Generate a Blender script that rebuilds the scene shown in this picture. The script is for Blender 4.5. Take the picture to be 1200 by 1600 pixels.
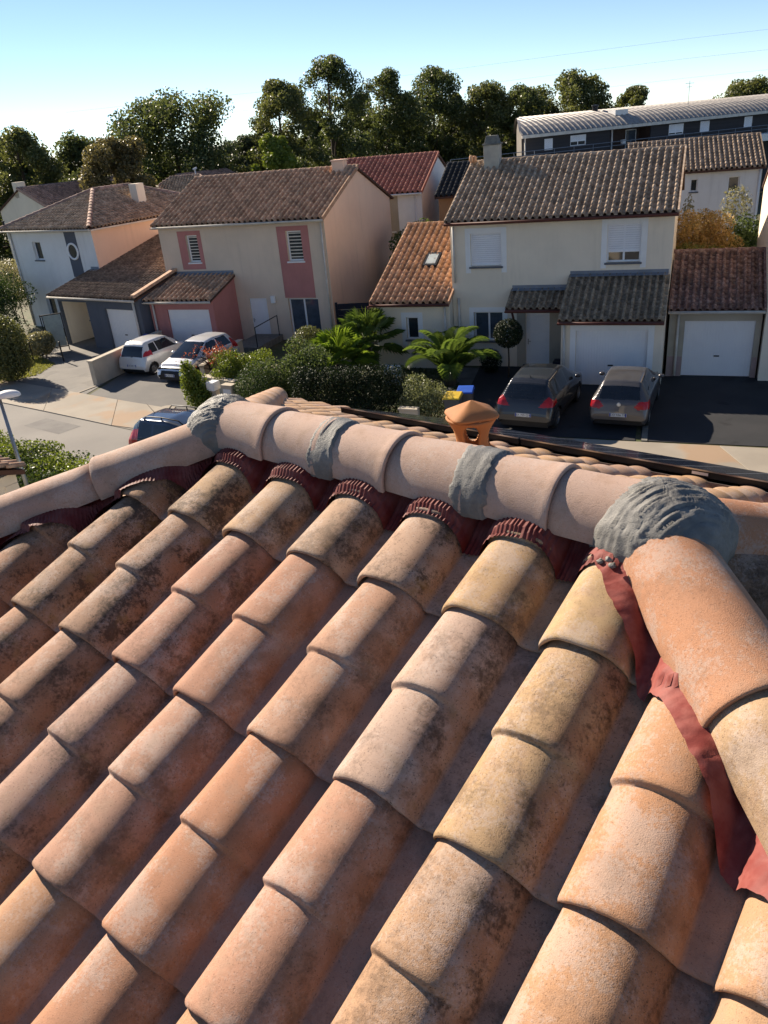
import bpy, bmesh, math, random
import numpy as np
from mathutils import Vector, Matrix, noise as mnoise
random.seed(7); rng = np.random.default_rng(11)
R = math.radians
for o in list(bpy.data.objects): bpy.data.objects.remove(o, do_unlink=True)
S = bpy.context.scene; C = S.collection

# ------------------------------------------------------------------ camera
cam_d = bpy.data.cameras.new('camera'); cam = bpy.data.objects.new('camera', cam_d); C.objects.link(cam)
cam_d.sensor_fit = 'HORIZONTAL'; cam_d.sensor_width = 36.0; cam_d.lens = 36.0 * 1211 / 1200
cam_d.clip_start = 0.05; cam_d.clip_end = 6000
PI_, RO_ = R(26.227), R(5.33)
fw = Vector((0, math.cos(PI_), -math.sin(PI_))); rt = Vector((1, 0, 0)); dn = fw.cross(rt)
r2 = rt * math.cos(RO_) + dn * math.sin(RO_); d2 = dn * math.cos(RO_) - rt * math.sin(RO_)
M = Matrix.Identity(4)
for i in range(3): M[i][0], M[i][1], M[i][2] = r2[i], -d2[i], -fw[i]
M[2][3] = 9.0
cam.matrix_world = M; S.camera = cam

# ------------------------------------------------------------------ sky, sun, exposure
SUN_AZ, SUN_EL = 130.0, 31.0            # azimuth counter-clockwise from +X
W = bpy.data.worlds.new('World'); S.world = W; W.use_nodes = True
nt = W.node_tree; bg = nt.nodes['Background']
sky = nt.nodes.new('ShaderNodeTexSky'); sky.sky_type = 'NISHITA'; sky.sun_disc = False
sky.sun_elevation = R(SUN_EL); sky.sun_rotation = R(90 - SUN_AZ); sky.altitude = 20
sky.air_density = 0.55; sky.dust_density = 0.0; sky.ozone_density = 1.3
nt.links.new(sky.outputs[0], bg.inputs[0]); bg.inputs[1].default_value = 0.076
sd = bpy.data.lights.new('sun', 'SUN'); sd.energy = 5.0; sd.angle = R(0.5); sd.color = (1.0, 0.87, 0.70)
sun = bpy.data.objects.new('sun', sd); C.objects.link(sun)
sv = Vector((math.cos(R(SUN_EL)) * math.cos(R(SUN_AZ)), math.cos(R(SUN_EL)) * math.sin(R(SUN_AZ)), math.sin(R(SUN_EL))))
sun.rotation_euler = sv.to_track_quat('Z', 'Y').to_euler(); sun.location = sv * 60
S.view_settings.view_transform = 'Standard'; S.view_settings.look = 'None'
S.view_settings.exposure = 1.03; S.view_settings.gamma = 1.0
S.render.engine = 'CYCLES'
S.cycles.max_bounces = 8; S.cycles.diffuse_bounces = 5; S.cycles.transparent_max_bounces = 8

# ------------------------------------------------------------------ helpers
class MB:
    def __init__(s): s.v = []; s.f = []
    def add(s, vs, fs):
        n = len(s.v); s.v += [tuple(p) for p in vs]; s.f += [tuple(i + n for i in f) for f in fs]; return s
    def box(s, x0, x1, y0, y1, z0, z1):
        return s.add([(x0,y0,z0),(x1,y0,z0),(x1,y1,z0),(x0,y1,z0),(x0,y0,z1),(x1,y0,z1),(x1,y1,z1),(x0,y1,z1)],
                     [(0,3,2,1),(4,5,6,7),(0,1,5,4),(1,2,6,5),(2,3,7,6),(3,0,4,7)])
    def quad(s, a, b, c, d): return s.add([a, b, c, d], [(0,1,2,3)])
    def slab(s, pts, t):                      # polygon (3d, top) extruded down by t
        n = len(pts); lo = [(p[0], p[1], p[2] - t) for p in pts]
        return s.add(list(pts) + lo, [tuple(range(n)), tuple(range(2*n-1, n-1, -1))] + [(i, i+n, (i+1) % n + n, (i+1) % n) for i in range(n)])
    def tube(s, pts, rad, n=8, cap=True):
        pts = [Vector(p) for p in pts]; k = len(pts); rr = rad if isinstance(rad, (list, tuple)) else [rad] * k
        vs = []; up = None
        for i, p in enumerate(pts):
            d = (pts[min(i+1, k-1)] - pts[max(i-1, 0)]).normalized()
            a = up if up is not None else (Vector((0,0,1)) if abs(d.z) < .9 else Vector((1,0,0)))
            e1 = (a - d * a.dot(d)).normalized(); e2 = d.cross(e1); up = e1
            for j in range(n):
                t = 2 * math.pi * j / n; vs.append(p + (e1 * math.cos(t) + e2 * math.sin(t)) * rr[i])
        fs = [(i*n+j, i*n+(j+1) % n, (i+1)*n+(j+1) % n, (i+1)*n+j) for i in range(k-1) for j in range(n)]
        if cap: fs += [tuple(range(n-1, -1, -1)), tuple(range((k-1)*n, k*n))]
        return s.add(vs, fs)
    def lathe(s, prof, n=16, c=(0,0,0)):      # prof: (r,z)
        vs = [(c[0] + r * math.cos(2*math.pi*j/n), c[1] + r * math.sin(2*math.pi*j/n), c[2] + z) for r, z in prof for j in range(n)]
        fs = [(i*n+j, i*n+(j+1) % n, (i+1)*n+(j+1) % n, (i+1)*n+j) for i in range(len(prof)-1) for j in range(n)]
        return s.add(vs, fs)
    def grid(s, P):                           # P[i][j] points
        a = len(P); b = len(P[0])
        return s.add([p for r_ in P for p in r_], [(i*b+j, i*b+j+1, (i+1)*b+j+1, (i+1)*b+j) for i in range(a-1) for j in range(b-1)])
    def mesh(s, name, mat=None, smooth=False):
        me = bpy.data.meshes.new(name); me.from_pydata(s.v, [], s.f)
        if mat: me.materials.append(mat)
        if smooth: me.shade_smooth()
        return me
    def build(s, name, mat, parent=None, smooth=False, bevel=0, kind=None):
        o = obj(name, s.mesh(name, mat, smooth), parent)
        if bevel:
            b = o.modifiers.new('bevel', 'BEVEL'); b.width = bevel; b.segments = 2; b.limit_method = 'ANGLE'
        if kind: o['kind'] = kind
        return o
def obj(name, me, parent=None):
    o = bpy.data.objects.new(name, me); C.objects.link(o)
    if parent: o.parent = parent
    return o
def tag(o, label, cat, group=None):
    o['label'] = label; o['category'] = cat
    if group: o['group'] = group
    return o
def thing(name, label, cat, loc=(0,0,0), rz=0, group=None):
    o = bpy.data.objects.new(name, None); C.objects.link(o); o.empty_display_size = .2
    o.location = loc; o.rotation_euler = (0, 0, rz); return tag(o, label, cat, group)
def struct(o): o['kind'] = 'structure'; return o
def npmesh(name, V, F, mat, smooth=False):
    me = bpy.data.meshes.new(name); n, k = F.shape
    me.vertices.add(len(V)); me.vertices.foreach_set('co', np.ascontiguousarray(V, np.float32).ravel())
    me.loops.add(n * k); me.loops.foreach_set('vertex_index', np.ascontiguousarray(F, np.int32).ravel())
    me.polygons.add(n); me.polygons.foreach_set('loop_start', np.arange(0, n * k, k, dtype=np.int32))
    me.update(calc_edges=True); me.materials.append(mat)
    if smooth: me.shade_smooth()
    return me

# ------------------------------------------------------------------ materials
class NT:
    def __init__(s, name):
        s.m = bpy.data.materials.new(name); s.m.use_nodes = True; s.t = s.m.node_tree; s.b = s.t.nodes['Principled BSDF']; s.out = s.t.nodes['Material Output']
    def n(s, typ, **kw):
        q = s.t.nodes.new('ShaderNode' + typ)
        for k, v in kw.items(): setattr(q, k, v)
        return q
    def l(s, a, b): s.t.links.new(a, b)
    def val(s, sock, v):
        if isinstance(v, (int, float, tuple, list)): sock.default_value = v
        else: s.l(v, sock)
    def math(s, op, a, b=0.0, clamp=False):
        q = s.n('Math', operation=op); q.use_clamp = clamp; s.val(q.inputs[0], a); s.val(q.inputs[1], b); return q.outputs[0]
    def mix(s, f, a, b, mode='MIX'):
        q = s.n('MixRGB', blend_type=mode); s.val(q.inputs[0], f)
        for i, c in ((1, a), (2, b)): s.val(q.inputs[i], (*c, 1) if isinstance(c, (tuple, list)) and len(c) == 3 else c)
        return q.outputs[0]
    def noise(s, vec, scale, detail=5, rough=.55):
        q = s.n('TexNoise'); q.inputs['Scale'].default_value = scale; q.inputs['Detail'].default_value = detail; q.inputs['Roughness'].default_value = rough
        s.l(vec, q.inputs['Vector']); return q.outputs['Fac']
    def step(s, x, lo, hi):
        q = s.n('MapRange'); q.interpolation_type = 'SMOOTHSTEP'; s.val(q.inputs[0], x); q.inputs[1].default_value = lo; q.inputs[2].default_value = hi; return q.outputs[0]
    def coord(s, rand=True, scale=(1,1,1)):
        tc = s.n('TexCoord'); v = tc.outputs['Object']
        if scale != (1,1,1):
            mp = s.n('Mapping'); mp.inputs['Scale'].default_value = scale; s.l(v, mp.inputs[0]); v = mp.outputs[0]
        if rand:
            oi = s.n('ObjectInfo'); k = s.math('MULTIPLY', oi.outputs['Random'], 71.0)
            va = s.n('VectorMath', operation='ADD'); s.l(v, va.inputs[0]); s.l(k, va.inputs[1]); v = va.outputs[0]
        return v
    def bump(s, h, strength, dist):
        q = s.n('Bump'); q.inputs['Strength'].default_value = strength; q.inputs['Distance'].default_value = dist; s.l(h, q.inputs['Height'])
        s.l(q.outputs[0], s.b.inputs['Normal']); return q
def pm(name, c1, c2=None, scale=3.0, rough=.85, bump=.2, bscale=80, bdist=.004, metal=0, spec=.3, coat=0, detail=6, stretch=(1,1,1), contrast=(.35, .65), island=0, spots=None, streak=0):
    t = NT(name); c2 = c2 or tuple(x * .82 for x in c1)
    v = t.coord(True, stretch); f = t.step(t.noise(v, scale, detail), *contrast); col = t.mix(f, c1, c2)
    if spots:
        sp = t.step(t.noise(v, spots[1], 4), spots[2], spots[2] + .08); col = t.mix(t.math('MULTIPLY', sp, spots[3]), col, spots[0])
    if streak:
        v2 = t.coord(True, (3.2, 3.2, .30)); sk_ = t.math('MULTIPLY', t.step(t.noise(v2, 1.1, 6, .65), .50, .80), streak); col = t.mix(sk_, col, tuple(x * .55 for x in c1))
        col = t.mix(t.math('MULTIPLY', t.step(t.noise(t.coord(True), .55, 6, .6), .45, .7), streak * .6), col, tuple(x * .72 for x in c1))
    if island:
        g = t.n('NewGeometry'); oi = t.n('ObjectInfo'); k = t.math('FRACT', t.math('ADD', g.outputs['Random Per Island'], oi.outputs['Random']))
        hs = t.n('HueSaturation'); t.l(col, hs.inputs['Color']); t.l(t.math('ADD', t.math('MULTIPLY', k, 2 * island), 1 - island), hs.inputs['Value']); col = hs.outputs[0]
    t.l(col, t.b.inputs['Base Color']); t.b.inputs['Roughness'].default_value = rough; t.b.inputs['Metallic'].default_value = metal
    t.b.inputs['Specular IOR Level'].default_value = spec; t.b.inputs['Coat Weight'].default_value = coat
    if bump: t.bump(t.noise(v, bscale, 4), bump, bdist)
    return t.m
def leafmat(name, c1, c2, rough=.45, trans=.35, spec=.4):
    t = NT(name); g = t.n('NewGeometry'); k = g.outputs['Random Per Island']
    v = t.coord(True); big = t.noise(v, .9, 3); f = t.math('ADD', t.math('MULTIPLY', k, .7), t.math('MULTIPLY', t.math('SUBTRACT', big, .35), .8), True)
    col = t.mix(f, c1, c2); t.l(col, t.b.inputs['Base Color']); t.b.inputs['Roughness'].default_value = rough; t.b.inputs['Specular IOR Level'].default_value = spec
    tr = t.n('BsdfTranslucent'); t.l(t.mix(.4, col, (c2[0]*1.5, c2[1]*1.5, c2[2]*.7)), tr.inputs[0]); mx = t.n('MixShader'); mx.inputs[0].default_value = trans
    t.l(t.b.outputs[0], mx.inputs[1]); t.l(tr.outputs[0], mx.inputs[2]); t.l(mx.outputs[0], t.out.inputs[0]); return t.m
def glass(name, c=(.02,.028,.035), rough=.04):
    return pm(name, c, tuple(x*1.4 for x in c), rough=rough, bump=0, spec=.6)
def terracotta(name, TPAN):
    t = NT(name); v = t.coord(True); oi = t.n('ObjectInfo'); base = oi.outputs['Color']; dirt = oi.outputs['Alpha']
    col = t.mix(t.math('MULTIPLY', t.step(t.noise(v, 7, 6), .3, .7), .65), base, (1.18, 1.12, 1.05), 'MULTIPLY')
    col = t.mix(t.math('MULTIPLY', t.step(t.noise(v, 14, 6), .48, .68), .5), col, (.34, .225, .16))
    col = t.mix(t.math('MULTIPLY', t.step(t.math('ADD', t.noise(v, 5.5, 9, .68), t.math('MULTIPLY', t.math('SUBTRACT', t.noise(v, 110, 5, .7), .5), .5)), .48, .62), .50), col, (.49, .395, .345))
    sx = t.n('SeparateXYZ'); t.l(t.coord(False), sx.inputs[0]); px = sx.outputs[0]
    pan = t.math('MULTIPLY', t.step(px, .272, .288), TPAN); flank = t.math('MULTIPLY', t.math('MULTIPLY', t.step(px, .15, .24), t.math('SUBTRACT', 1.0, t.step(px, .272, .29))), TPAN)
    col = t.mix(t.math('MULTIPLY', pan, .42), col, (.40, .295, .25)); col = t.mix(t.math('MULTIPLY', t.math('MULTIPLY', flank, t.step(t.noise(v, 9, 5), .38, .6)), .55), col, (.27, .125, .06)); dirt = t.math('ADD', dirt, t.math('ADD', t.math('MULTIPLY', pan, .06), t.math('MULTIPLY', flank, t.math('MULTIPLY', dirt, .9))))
    fine = t.math('MULTIPLY', t.math('SUBTRACT', t.noise(v, 75, 6, .7), .5), .40); mask = t.step(t.math('ADD', t.noise(v, 6.5, 9, .72), fine), .46, .66)
    stain = t.math('MULTIPLY', mask, dirt, True)
    col = t.mix(t.math('MULTIPLY', stain, .80), col, (.040, .026, .018))
    ochre = t.step(t.noise(v, 11, 6, .6), .55, .7); col = t.mix(t.math('MULTIPLY', t.math('MULTIPLY', ochre, dirt), .45), col, (.22, .125, .04))
    sp = t.math('MULTIPLY', t.step(t.noise(v, 190, 3), .60, .68), t.math('ADD', t.math('MULTIPLY', dirt, .6), .24)); col = t.mix(sp, col, (.06, .04, .03))
    pl = t.math('MULTIPLY', t.step(t.noise(v, 260, 2), .64, .72), .35); col = t.mix(pl, col, (.48, .38, .32))
    grit = t.noise(v, 420, 2); col = t.mix(t.math('MULTIPLY', grit, .30), col, (.72, .72, .72), 'MULTIPLY')
    t.l(col, t.b.inputs['Base Color']); t.b.inputs['Roughness'].default_value = .78; t.b.inputs['Specular IOR Level'].default_value = .22
    h = t.math('ADD', t.math('ADD', t.math('MULTIPLY', t.noise(v, 320, 4), .6), t.math('MULTIPLY', t.noise(v, 40, 4), .30)), t.math('MULTIPLY', t.step(t.noise(v, 150, 3), .62, .70), -.35)); t.bump(h, .55, .004); return t.m
TERRA = terracotta('weathered_terracotta', 0.0); TERRA_T = terracotta('weathered_tile', 1.0)
def mortar():
    t = NT('fresh_mortar'); v = t.coord(False); col = t.mix(t.step(t.noise(v, 9, 5), .35, .65), (.135, .13, .122), (.215, .206, .19))
    col = t.mix(t.math('MULTIPLY', t.step(t.noise(v, 60, 4), .55, .7), .4), col, (.09, .09, .09))
    t.l(col, t.b.inputs['Base Color']); t.b.inputs['Roughness'].default_value = .55; t.b.inputs['Specular IOR Level'].default_value = .4
    t.bump(t.math('ADD', t.noise(v, 260, 5, .7), t.math('MULTIPLY', t.noise(v, 55, 6, .65), .9)), .6, .005); return t.m
MORTAR = mortar()
FLASH = pm('red_flashing', (.12, .016, .014), (.17, .05, .042), scale=11, rough=.62, spec=.25, bump=.25, bscale=120, bdist=.002)
M_ = dict(
 cream=pm('cream_render', (.82, .71, .56), (.77, .665, .525), scale=.8, bump=.3, bscale=160, streak=.28),
 beige=pm('beige_render', (.70, .56, .43), (.64, .515, .395), scale=.7, bump=.3, bscale=160, streak=.28),
 salmon=pm('salmon_render', (.84, .58, .42), (.80, .54, .39), scale=.5, bump=.3, bscale=160, streak=.28),
 pink=pm('rose_render', (.48, .205, .185), (.43, .185, .165), scale=.9, bump=.3, bscale=160, streak=.28),
 offwhite=pm('offwhite_render', (.77, .76, .74), (.71, .70, .68), scale=.7, bump=.3, bscale=160, streak=.28),
 white=pm('white_paint', (.80, .79, .77), (.75, .74, .72), scale=1.5, rough=.5, bump=.08),
 pvc=pm('white_pvc', (.80, .80, .80), (.77, .77, .78), scale=2, rough=.35, bump=0, spec=.45),
 slate=pm('slate_blue_render', (.105, .115, .14), (.09, .10, .125), scale=.8, bump=.3, bscale=160, streak=.28),
 grey=pm('grey_sill', (.13, .135, .15), None, rough=.6), zinc=pm('zinc_flashing', (.20, .23, .28), (.16, .19, .23), scale=3, rough=.5, metal=.3),
 mauve=pm('mauve_band', (.40, .29, .27), None, scale=.8, bump=.3, bscale=160, streak=.28), taupe=pm('taupe_render', (.44, .39, .31), None, scale=.8, bump=.3, bscale=160, streak=.28),
 ochre=pm('ochre_render', (.40, .22, .11), (.34, .19, .10), scale=.8, bump=.3, bscale=160, streak=.28),
 brown=pm('brown_gutter', (.13, .045, .035), None, rough=.45, bump=0), fascia=pm('pale_gutter', (.62, .58, .52), None, rough=.5, bump=0),
 glass=glass('window_glass'), curtain=glass('curtained_glass', (.05, .065, .085), .08), black=pm('black_metal', (.012, .012, .015), None, rough=.45, bump=0),
 blackpl=pm('black_plastic', (.018, .018, .02), None, rough=.55, bump=.1), navy=pm('navy_panel', (.010, .012, .028), None, rough=.4, bump=0),
 shutter=pm('roller_shutter', (.78, .78, .80), (.74, .74, .77), scale=2, rough=.5, bump=0),
 tile_dark=pm('dark_mottled_tile', (.29, .20, .135), (.49, .375, .275), scale=7, contrast=(.35, .7), island=.28, bump=.4, bscale=60),
 tile_grey=pm('lichen_tile', (.17, .132, .092), (.29, .235, .17), scale=8, contrast=(.35, .7), island=.3, bump=.4, bscale=60),
 tile_brown=pm('brown_tile', (.36, .20, .125), (.50, .335, .225), scale=7, island=.28, bump=.4, bscale=60),
 tile_red=pm('red_tile', (.48, .20, .14), (.39, .155, .11), scale=6, island=.2, bump=.3, bscale=60),
 tile_orange=pm('orange_tile', (.54, .31, .18), (.42, .23, .14), scale=5, island=.32, bump=.4, bscale=60),
 tile_wine=pm('wine_tile', (.15, .08, .065), (.29, .20, .165), scale=8, contrast=(.4, .7), island=.35, bump=.4, bscale=60),
 tile_black=pm('blackish_tile', (.04, .04, .042), None, scale=6, island=.2, bump=.3), tile_pink=pm('dull_pink_tile', (.38, .25, .20), (.30, .19, .15), scale=6, island=.3, bump=.3),
 tile_umber=pm('umber_tile', (.15, .10, .07), (.26, .185, .13), scale=7, island=.3, bump=.4, bscale=60), peach=pm('peach_render', (.76, .57, .45), (.71, .53, .42), scale=.5, bump=.3, bscale=160, streak=.25),
 deck=pm('roof_underlay', (.10, .05, .035), None, scale=5), stone=pm('rendered_wall', (.52, .45, .35), (.44, .38, .30), scale=1.5, bump=.35, bscale=140),
 chim=pm('chimney_render', (.50, .45, .36), (.40, .36, .30), scale=3, bump=.3, bscale=100), cap=pm('concrete_cap', (.20, .19, .165), (.14, .135, .12), scale=6, bump=.4),
 bark=pm('bark', (.10, .075, .05), (.055, .042, .03), scale=9, stretch=(1,1,.25), bump=.8, bscale=30, bdist=.02), twig=pm('dark_twig', (.05, .032, .024), None, scale=9),
 tyre=pm('tyre_rubber', (.015, .015, .016), None, rough=.8), alloy=pm('alloy_rim', (.45, .45, .46), None, rough=.3, metal=.9, bump=0),
 carglass=glass('car_glass', (.010, .013, .018), .03), red_lamp=pm('red_lens', (.42, .012, .015), (.30, .01, .012), rough=.15, bump=0, spec=.6), clear_lamp=pm('clear_lens', (.62, .63, .64), None, rough=.12, bump=0, metal=.4, spec=.7),
 plate=pm('plate_white', (.68, .69, .70), None, rough=.4, bump=0), plate_blue=pm('plate_blue', (.02, .05, .30), None, rough=.4, bump=0), ink=pm('plate_ink', (.01, .01, .012), None, rough=.5, bump=0),
 silver=pm('silver_paint', (.66, .66, .66), (.62, .62, .63), scale=1, rough=.28, metal=.35, bump=0, coat=.6), whitecar=pm('pale_silver_paint', (.74, .73, .71), None, scale=1, rough=.28, metal=.25, bump=0, coat=.6),
 darkgrey=pm('graphite_paint', (.045, .047, .053), (.04, .042, .048), scale=1, rough=.25, metal=.5, bump=0, coat=.7), golfgrey=pm('bronze_grey_paint', (.115, .107, .108), (.10, .095, .096), scale=1, rough=.3, metal=.5, bump=0, coat=.6),
 bluegrey=pm('blue_grey_paint', (.035, .045, .07), (.03, .04, .06), scale=1, rough=.22, metal=.5, bump=0, coat=.7),
)
# ------------------------------------------------------------------ ground, street, pavement
def sheet(name, pts, z, mat, t=0.0):
    mb = MB()
    if t: mb.slab([(x, y, z) for x, y in pts], t)
    else: mb.add([(x, y, z) for x, y in pts], [tuple(range(len(pts)))])
    return mb.build(name, mat)
soil = pm('garden_soil', (.075, .075, .035), (.12, .10, .055), scale=.6, bump=.6, bscale=12, bdist=.03, spots=((.05, .075, .02), 2.5, .5, .7))
asph = pm('street_asphalt', (.225, .207, .186), (.19, .175, .16), scale=.35, bump=.5, bscale=90, bdist=.006, spots=((.17, .155, .14), .22, .56, .55), detail=9, streak=0)
asph2 = pm('driveway_asphalt', (.20, .186, .168), (.16, .149, .137), scale=.5, bump=.5, bscale=90, bdist=.006, spots=((.10, .095, .09), 1.2, .55, .4), detail=8)
asphm = pm('grey_driveway', (.15, .14, .13), (.12, .115, .11), scale=.5, bump=.5, bscale=90, bdist=.006, detail=8)
asphb = pm('new_black_asphalt', (.026, .027, .030), (.034, .034, .037), scale=.8, bump=.5, bscale=110, bdist=.006, detail=8, spots=((.014, .014, .016), .9, .6, .7))
conc = pm('pavement_concrete', (.33, .287, .232), (.27, .235, .19), scale=.45, bump=.35, bscale=70, bdist=.004, detail=8, spots=((.34, .215, .125), .30, .52, .7))
gpts = [(5000 * math.cos(k * math.pi / 16), 5000 * math.sin(k * math.pi / 16)) for k in range(32)]
struct(sheet('ground', gpts, -.012, soil))
kerb = [(-31, 42.8), (-25.5, 39.0), (-15.8, 32.2), (-8.6, 26.7), (-1, 22.7), (7, 19.3), (19, 14.3), (34, 8.2)]
back = [(-32.5, 46.8), (-26.5, 42.5), (-17, 35.8), (-7.2, 28.4), (0, 24.6), (7.8, 21.3), (19.8, 16.3), (35, 10.0)]
near = [(-35, 36.5), (-29.5, 33.0), (-19.5, 26.2), (-12.5, 20.9), (-4.6, 16.8), (4, 13.2), (16.5, 8.0), (31, 2.0)]
struct(sheet('street', kerb + near[::-1], -.004, asph))
struct(sheet('repair_patch', [(-13.4, 28.6), (-11.6, 27.2), (-11.0, 27.9), (-12.8, 29.3)], .000, pm('patch_asphalt', (.16, .15, .14), (.13, .12, .115), scale=2, bump=.6, bscale=90, bdist=.006)))
pav = struct(bpy.data.objects.new('pavement', None)); C.objects.link(pav)
def along(P, s):
    for a, b in zip(P, P[1:]):
        d = math.dist(a, b)
        if s <= d: return (a[0] + (b[0]-a[0]) * s / d, a[1] + (b[1]-a[1]) * s / d)
        s -= d
    return P[-1]
Lk = sum(math.dist(a, b) for a, b in zip(kerb, kerb[1:])); Lb = sum(math.dist(a, b) for a, b in zip(back, back[1:])); NS = 17
for i in range(NS):
    f0, f1 = i / NS, (i + 1) / NS; g = .00013
    p = [along(kerb, Lk * (f0 + g)), along(kerb, Lk * (f1 - g)), along(back, Lb * (f1 - g)), along(back, Lb * (f0 + g))]
    MB().slab([(x, y, .035 + random.uniform(-.003, .003)) for x, y in p], .05).build('concrete_slab', conc, pav, bevel=.008)
jn = MB().add([(x, y, .012) for x, y in kerb + back[::-1]], [tuple(range(16))]).build('joint_bed', pm('joint_grit', (.20, .18, .155), None), pav)
# kerb stones along the street edge
kb = MB()
struct(sheet('driveway', [(-21.5, 43.5), (-17.2, 34.9), (-12.2, 31.7), (-10.4, 39.0), (-13.0, 43.0)], .006, asph2))
struct(sheet('driveway', [(-12.0, 31.45), (-6.9, 28.0), (-5.7, 30.6), (-6.4, 37.2), (-10.4, 38.9)], .009, asphm))
struct(sheet('driveway', [(2.35, 23.75), (7.7, 21.5), (9.9, 27.2), (9.4, 29.2), (4.6, 31.3)], .006, asphb))
struct(sheet('driveway', [(7.85, 21.45), (20, 16.5), (21.5, 24), (14, 27.2), (9.95, 27.3)], .010, asphb))
struct(sheet('garden_path', [(1.6, 27.0), (3.4, 26.2), (5.2, 30.3), (3.7, 30.9)], .004, pm('terrace_slab', (.10, .10, .10), (.15, .15, .15), scale=2)))
MB().slab([(7.86, 21.42, .03), (8.02, 21.36, .03), (10.12, 26.9, .03), (9.96, 27.0, .03)], .04).build('kerb_strip', M_['cap']).__setitem__('kind', 'structure')
struct(MB().slab([(-12.05, 33.3, .03), (-11.93, 33.25, .03), (-12.75, 31.95, .03), (-12.87, 32.0, .03)], .04).build('kerb_strip', conc))
# ------------------------------------------------------------------ parts of houses
def tile_mesh(name, w, l, h, mat):
    s = [0, .03, .09, .175, .28, .385, .47, .53, .565, 1.06]; z = [0, .45, .76, .94, 1.0, .94, .76, .45, .03, 0]
    vs = []
    for y, k, dz in ((.010, .95, -.014), (0, 1, .012), (l, .93, -.006)):
        vs += [((a - .28) * w * (1 if k > .95 else .95) + .28 * w, y, b * h * k + dz) for a, b in zip(s, z)]
    n = 10; fs = [(i*n+j, i*n+j+1, (i+1)*n+j+1, (i+1)*n+j) for i in range(2) for j in range(n-1)]
    me = bpy.data.meshes.new(name); me.from_pydata(vs, [], fs); me.materials.append(mat); me.shade_smooth()
    return me
def inside(poly, x, y):
    c = False; n = len(poly)
    for i in range(n):
        x1, y1 = poly[i]; x2, y2 = poly[(i+1) % n]
        if (y1 > y) != (y2 > y) and x < (x2-x1) * (y-y1) / (y2-y1) + x1: c = not c
    return c
def tiles(parent, O, u, up, nu, nv, w, ex, h, mat, limit=0, poly=None, jit=.004):
    """lay tiles from the eave corner O along u and up the slope; the first `limit` (lowest courses) are single objects"""
    u = Vector(u).normalized(); up = Vector(up).normalized(); nn = u.cross(up).normalized(); O = Vector(O)
    me = tile_mesh('tile', w, ex * 1.22, h, mat); base = np.array([v.co[:] for v in me.vertices]); F0 = np.array([p.vertices[:] for p in me.polygons])
    V = []; F = []; cnt = 0
    for j in range(nv):
        for i in range(nu):
            if poly and not inside(poly, (i + .45) * w, (j + .5) * ex): continue
            o = O + u * (i * w + random.uniform(-jit, jit)) + up * (j * ex + random.uniform(-jit, jit)) + nn * random.uniform(0, jit)
            if cnt < limit:
                t = obj('tile', me, parent); a = random.uniform(-.012, .012)
                uu = (u * math.cos(a) + up * math.sin(a)); vv = nn.cross(uu)
                t.matrix_basis = Matrix(((uu.x, vv.x, nn.x, o.x), (uu.y, vv.y, nn.y, o.y), (uu.z, vv.z, nn.z, o.z), (0, 0, 0, 1)))
            else:
                n0 = len(V) * len(base); V.append(np.array(o) + base[:, :1] * np.array(u) + base[:, 1:2] * np.array(up) + base[:, 2:] * np.array(nn)); F.append(F0 + n0)
            cnt += 1
    if V:
        q = obj('roof_tiles', npmesh('roof_tiles', np.concatenate(V), np.concatenate(F), mat, True), parent); q['kind'] = 'stuff'
def ridge_caps(parent, a, b, r, mat, l=.42, name='ridge_caps'):
    a = Vector(a); b = Vector(b); d = b - a; n = max(1, int(d.length / l)); d /= n; mb = MB(); dd = d.normalized()
    e = dd.cross(Vector((0,0,1))).normalized(); k = e.cross(dd)
    for i in range(n):
        p = a + d * i; vs = []
        for q, rr in ((-.04, r * 1.12), (0.03, r * 1.12), (.05, r), (d.length + .01, r * .94)):
            vs += [p + dd * q + (e * math.cos(t) + k * math.sin(t)) * rr for t in [math.pi * (m / 8 * 1.1 - .05) for m in range(9)]]
        mb.add(vs, [(s*9+j, (s+1)*9+j, (s+1)*9+j+1, s*9+j+1) for s in range(3) for j in range(8)])
    return mb.build(name, mat, parent, True)
def wall_front(mb, x0, x1, z0, z1, y, holes, d=.2):
    xs = sorted({x0, x1, *[h[0] for h in holes], *[h[1] for h in holes]}); zs = sorted({z0, z1, *[h[2] for h in holes], *[h[3] for h in holes]})
    for a, b in zip(xs, xs[1:]):
        for c, e in zip(zs, zs[1:]):
            if not any(h[0] <= (a+b)/2 <= h[1] and h[2] <= (c+e)/2 <= h[3] for h in holes): mb.quad((a,y,c), (b,y,c), (b,y,e), (a,y,e))
    for a, b, c, e in holes:
        mb.quad((a,y,c), (a,y,e), (a,y+d,e), (a,y+d,c)); mb.quad((b,y,e), (b,y,c), (b,y+d,c), (b,y+d,e))
        mb.quad((a,y,e), (b,y,e), (b,y+d,e), (a,y+d,e)); mb.quad((b,y,c), (a,y,c), (a,y+d,c), (b,y+d,c))
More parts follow.
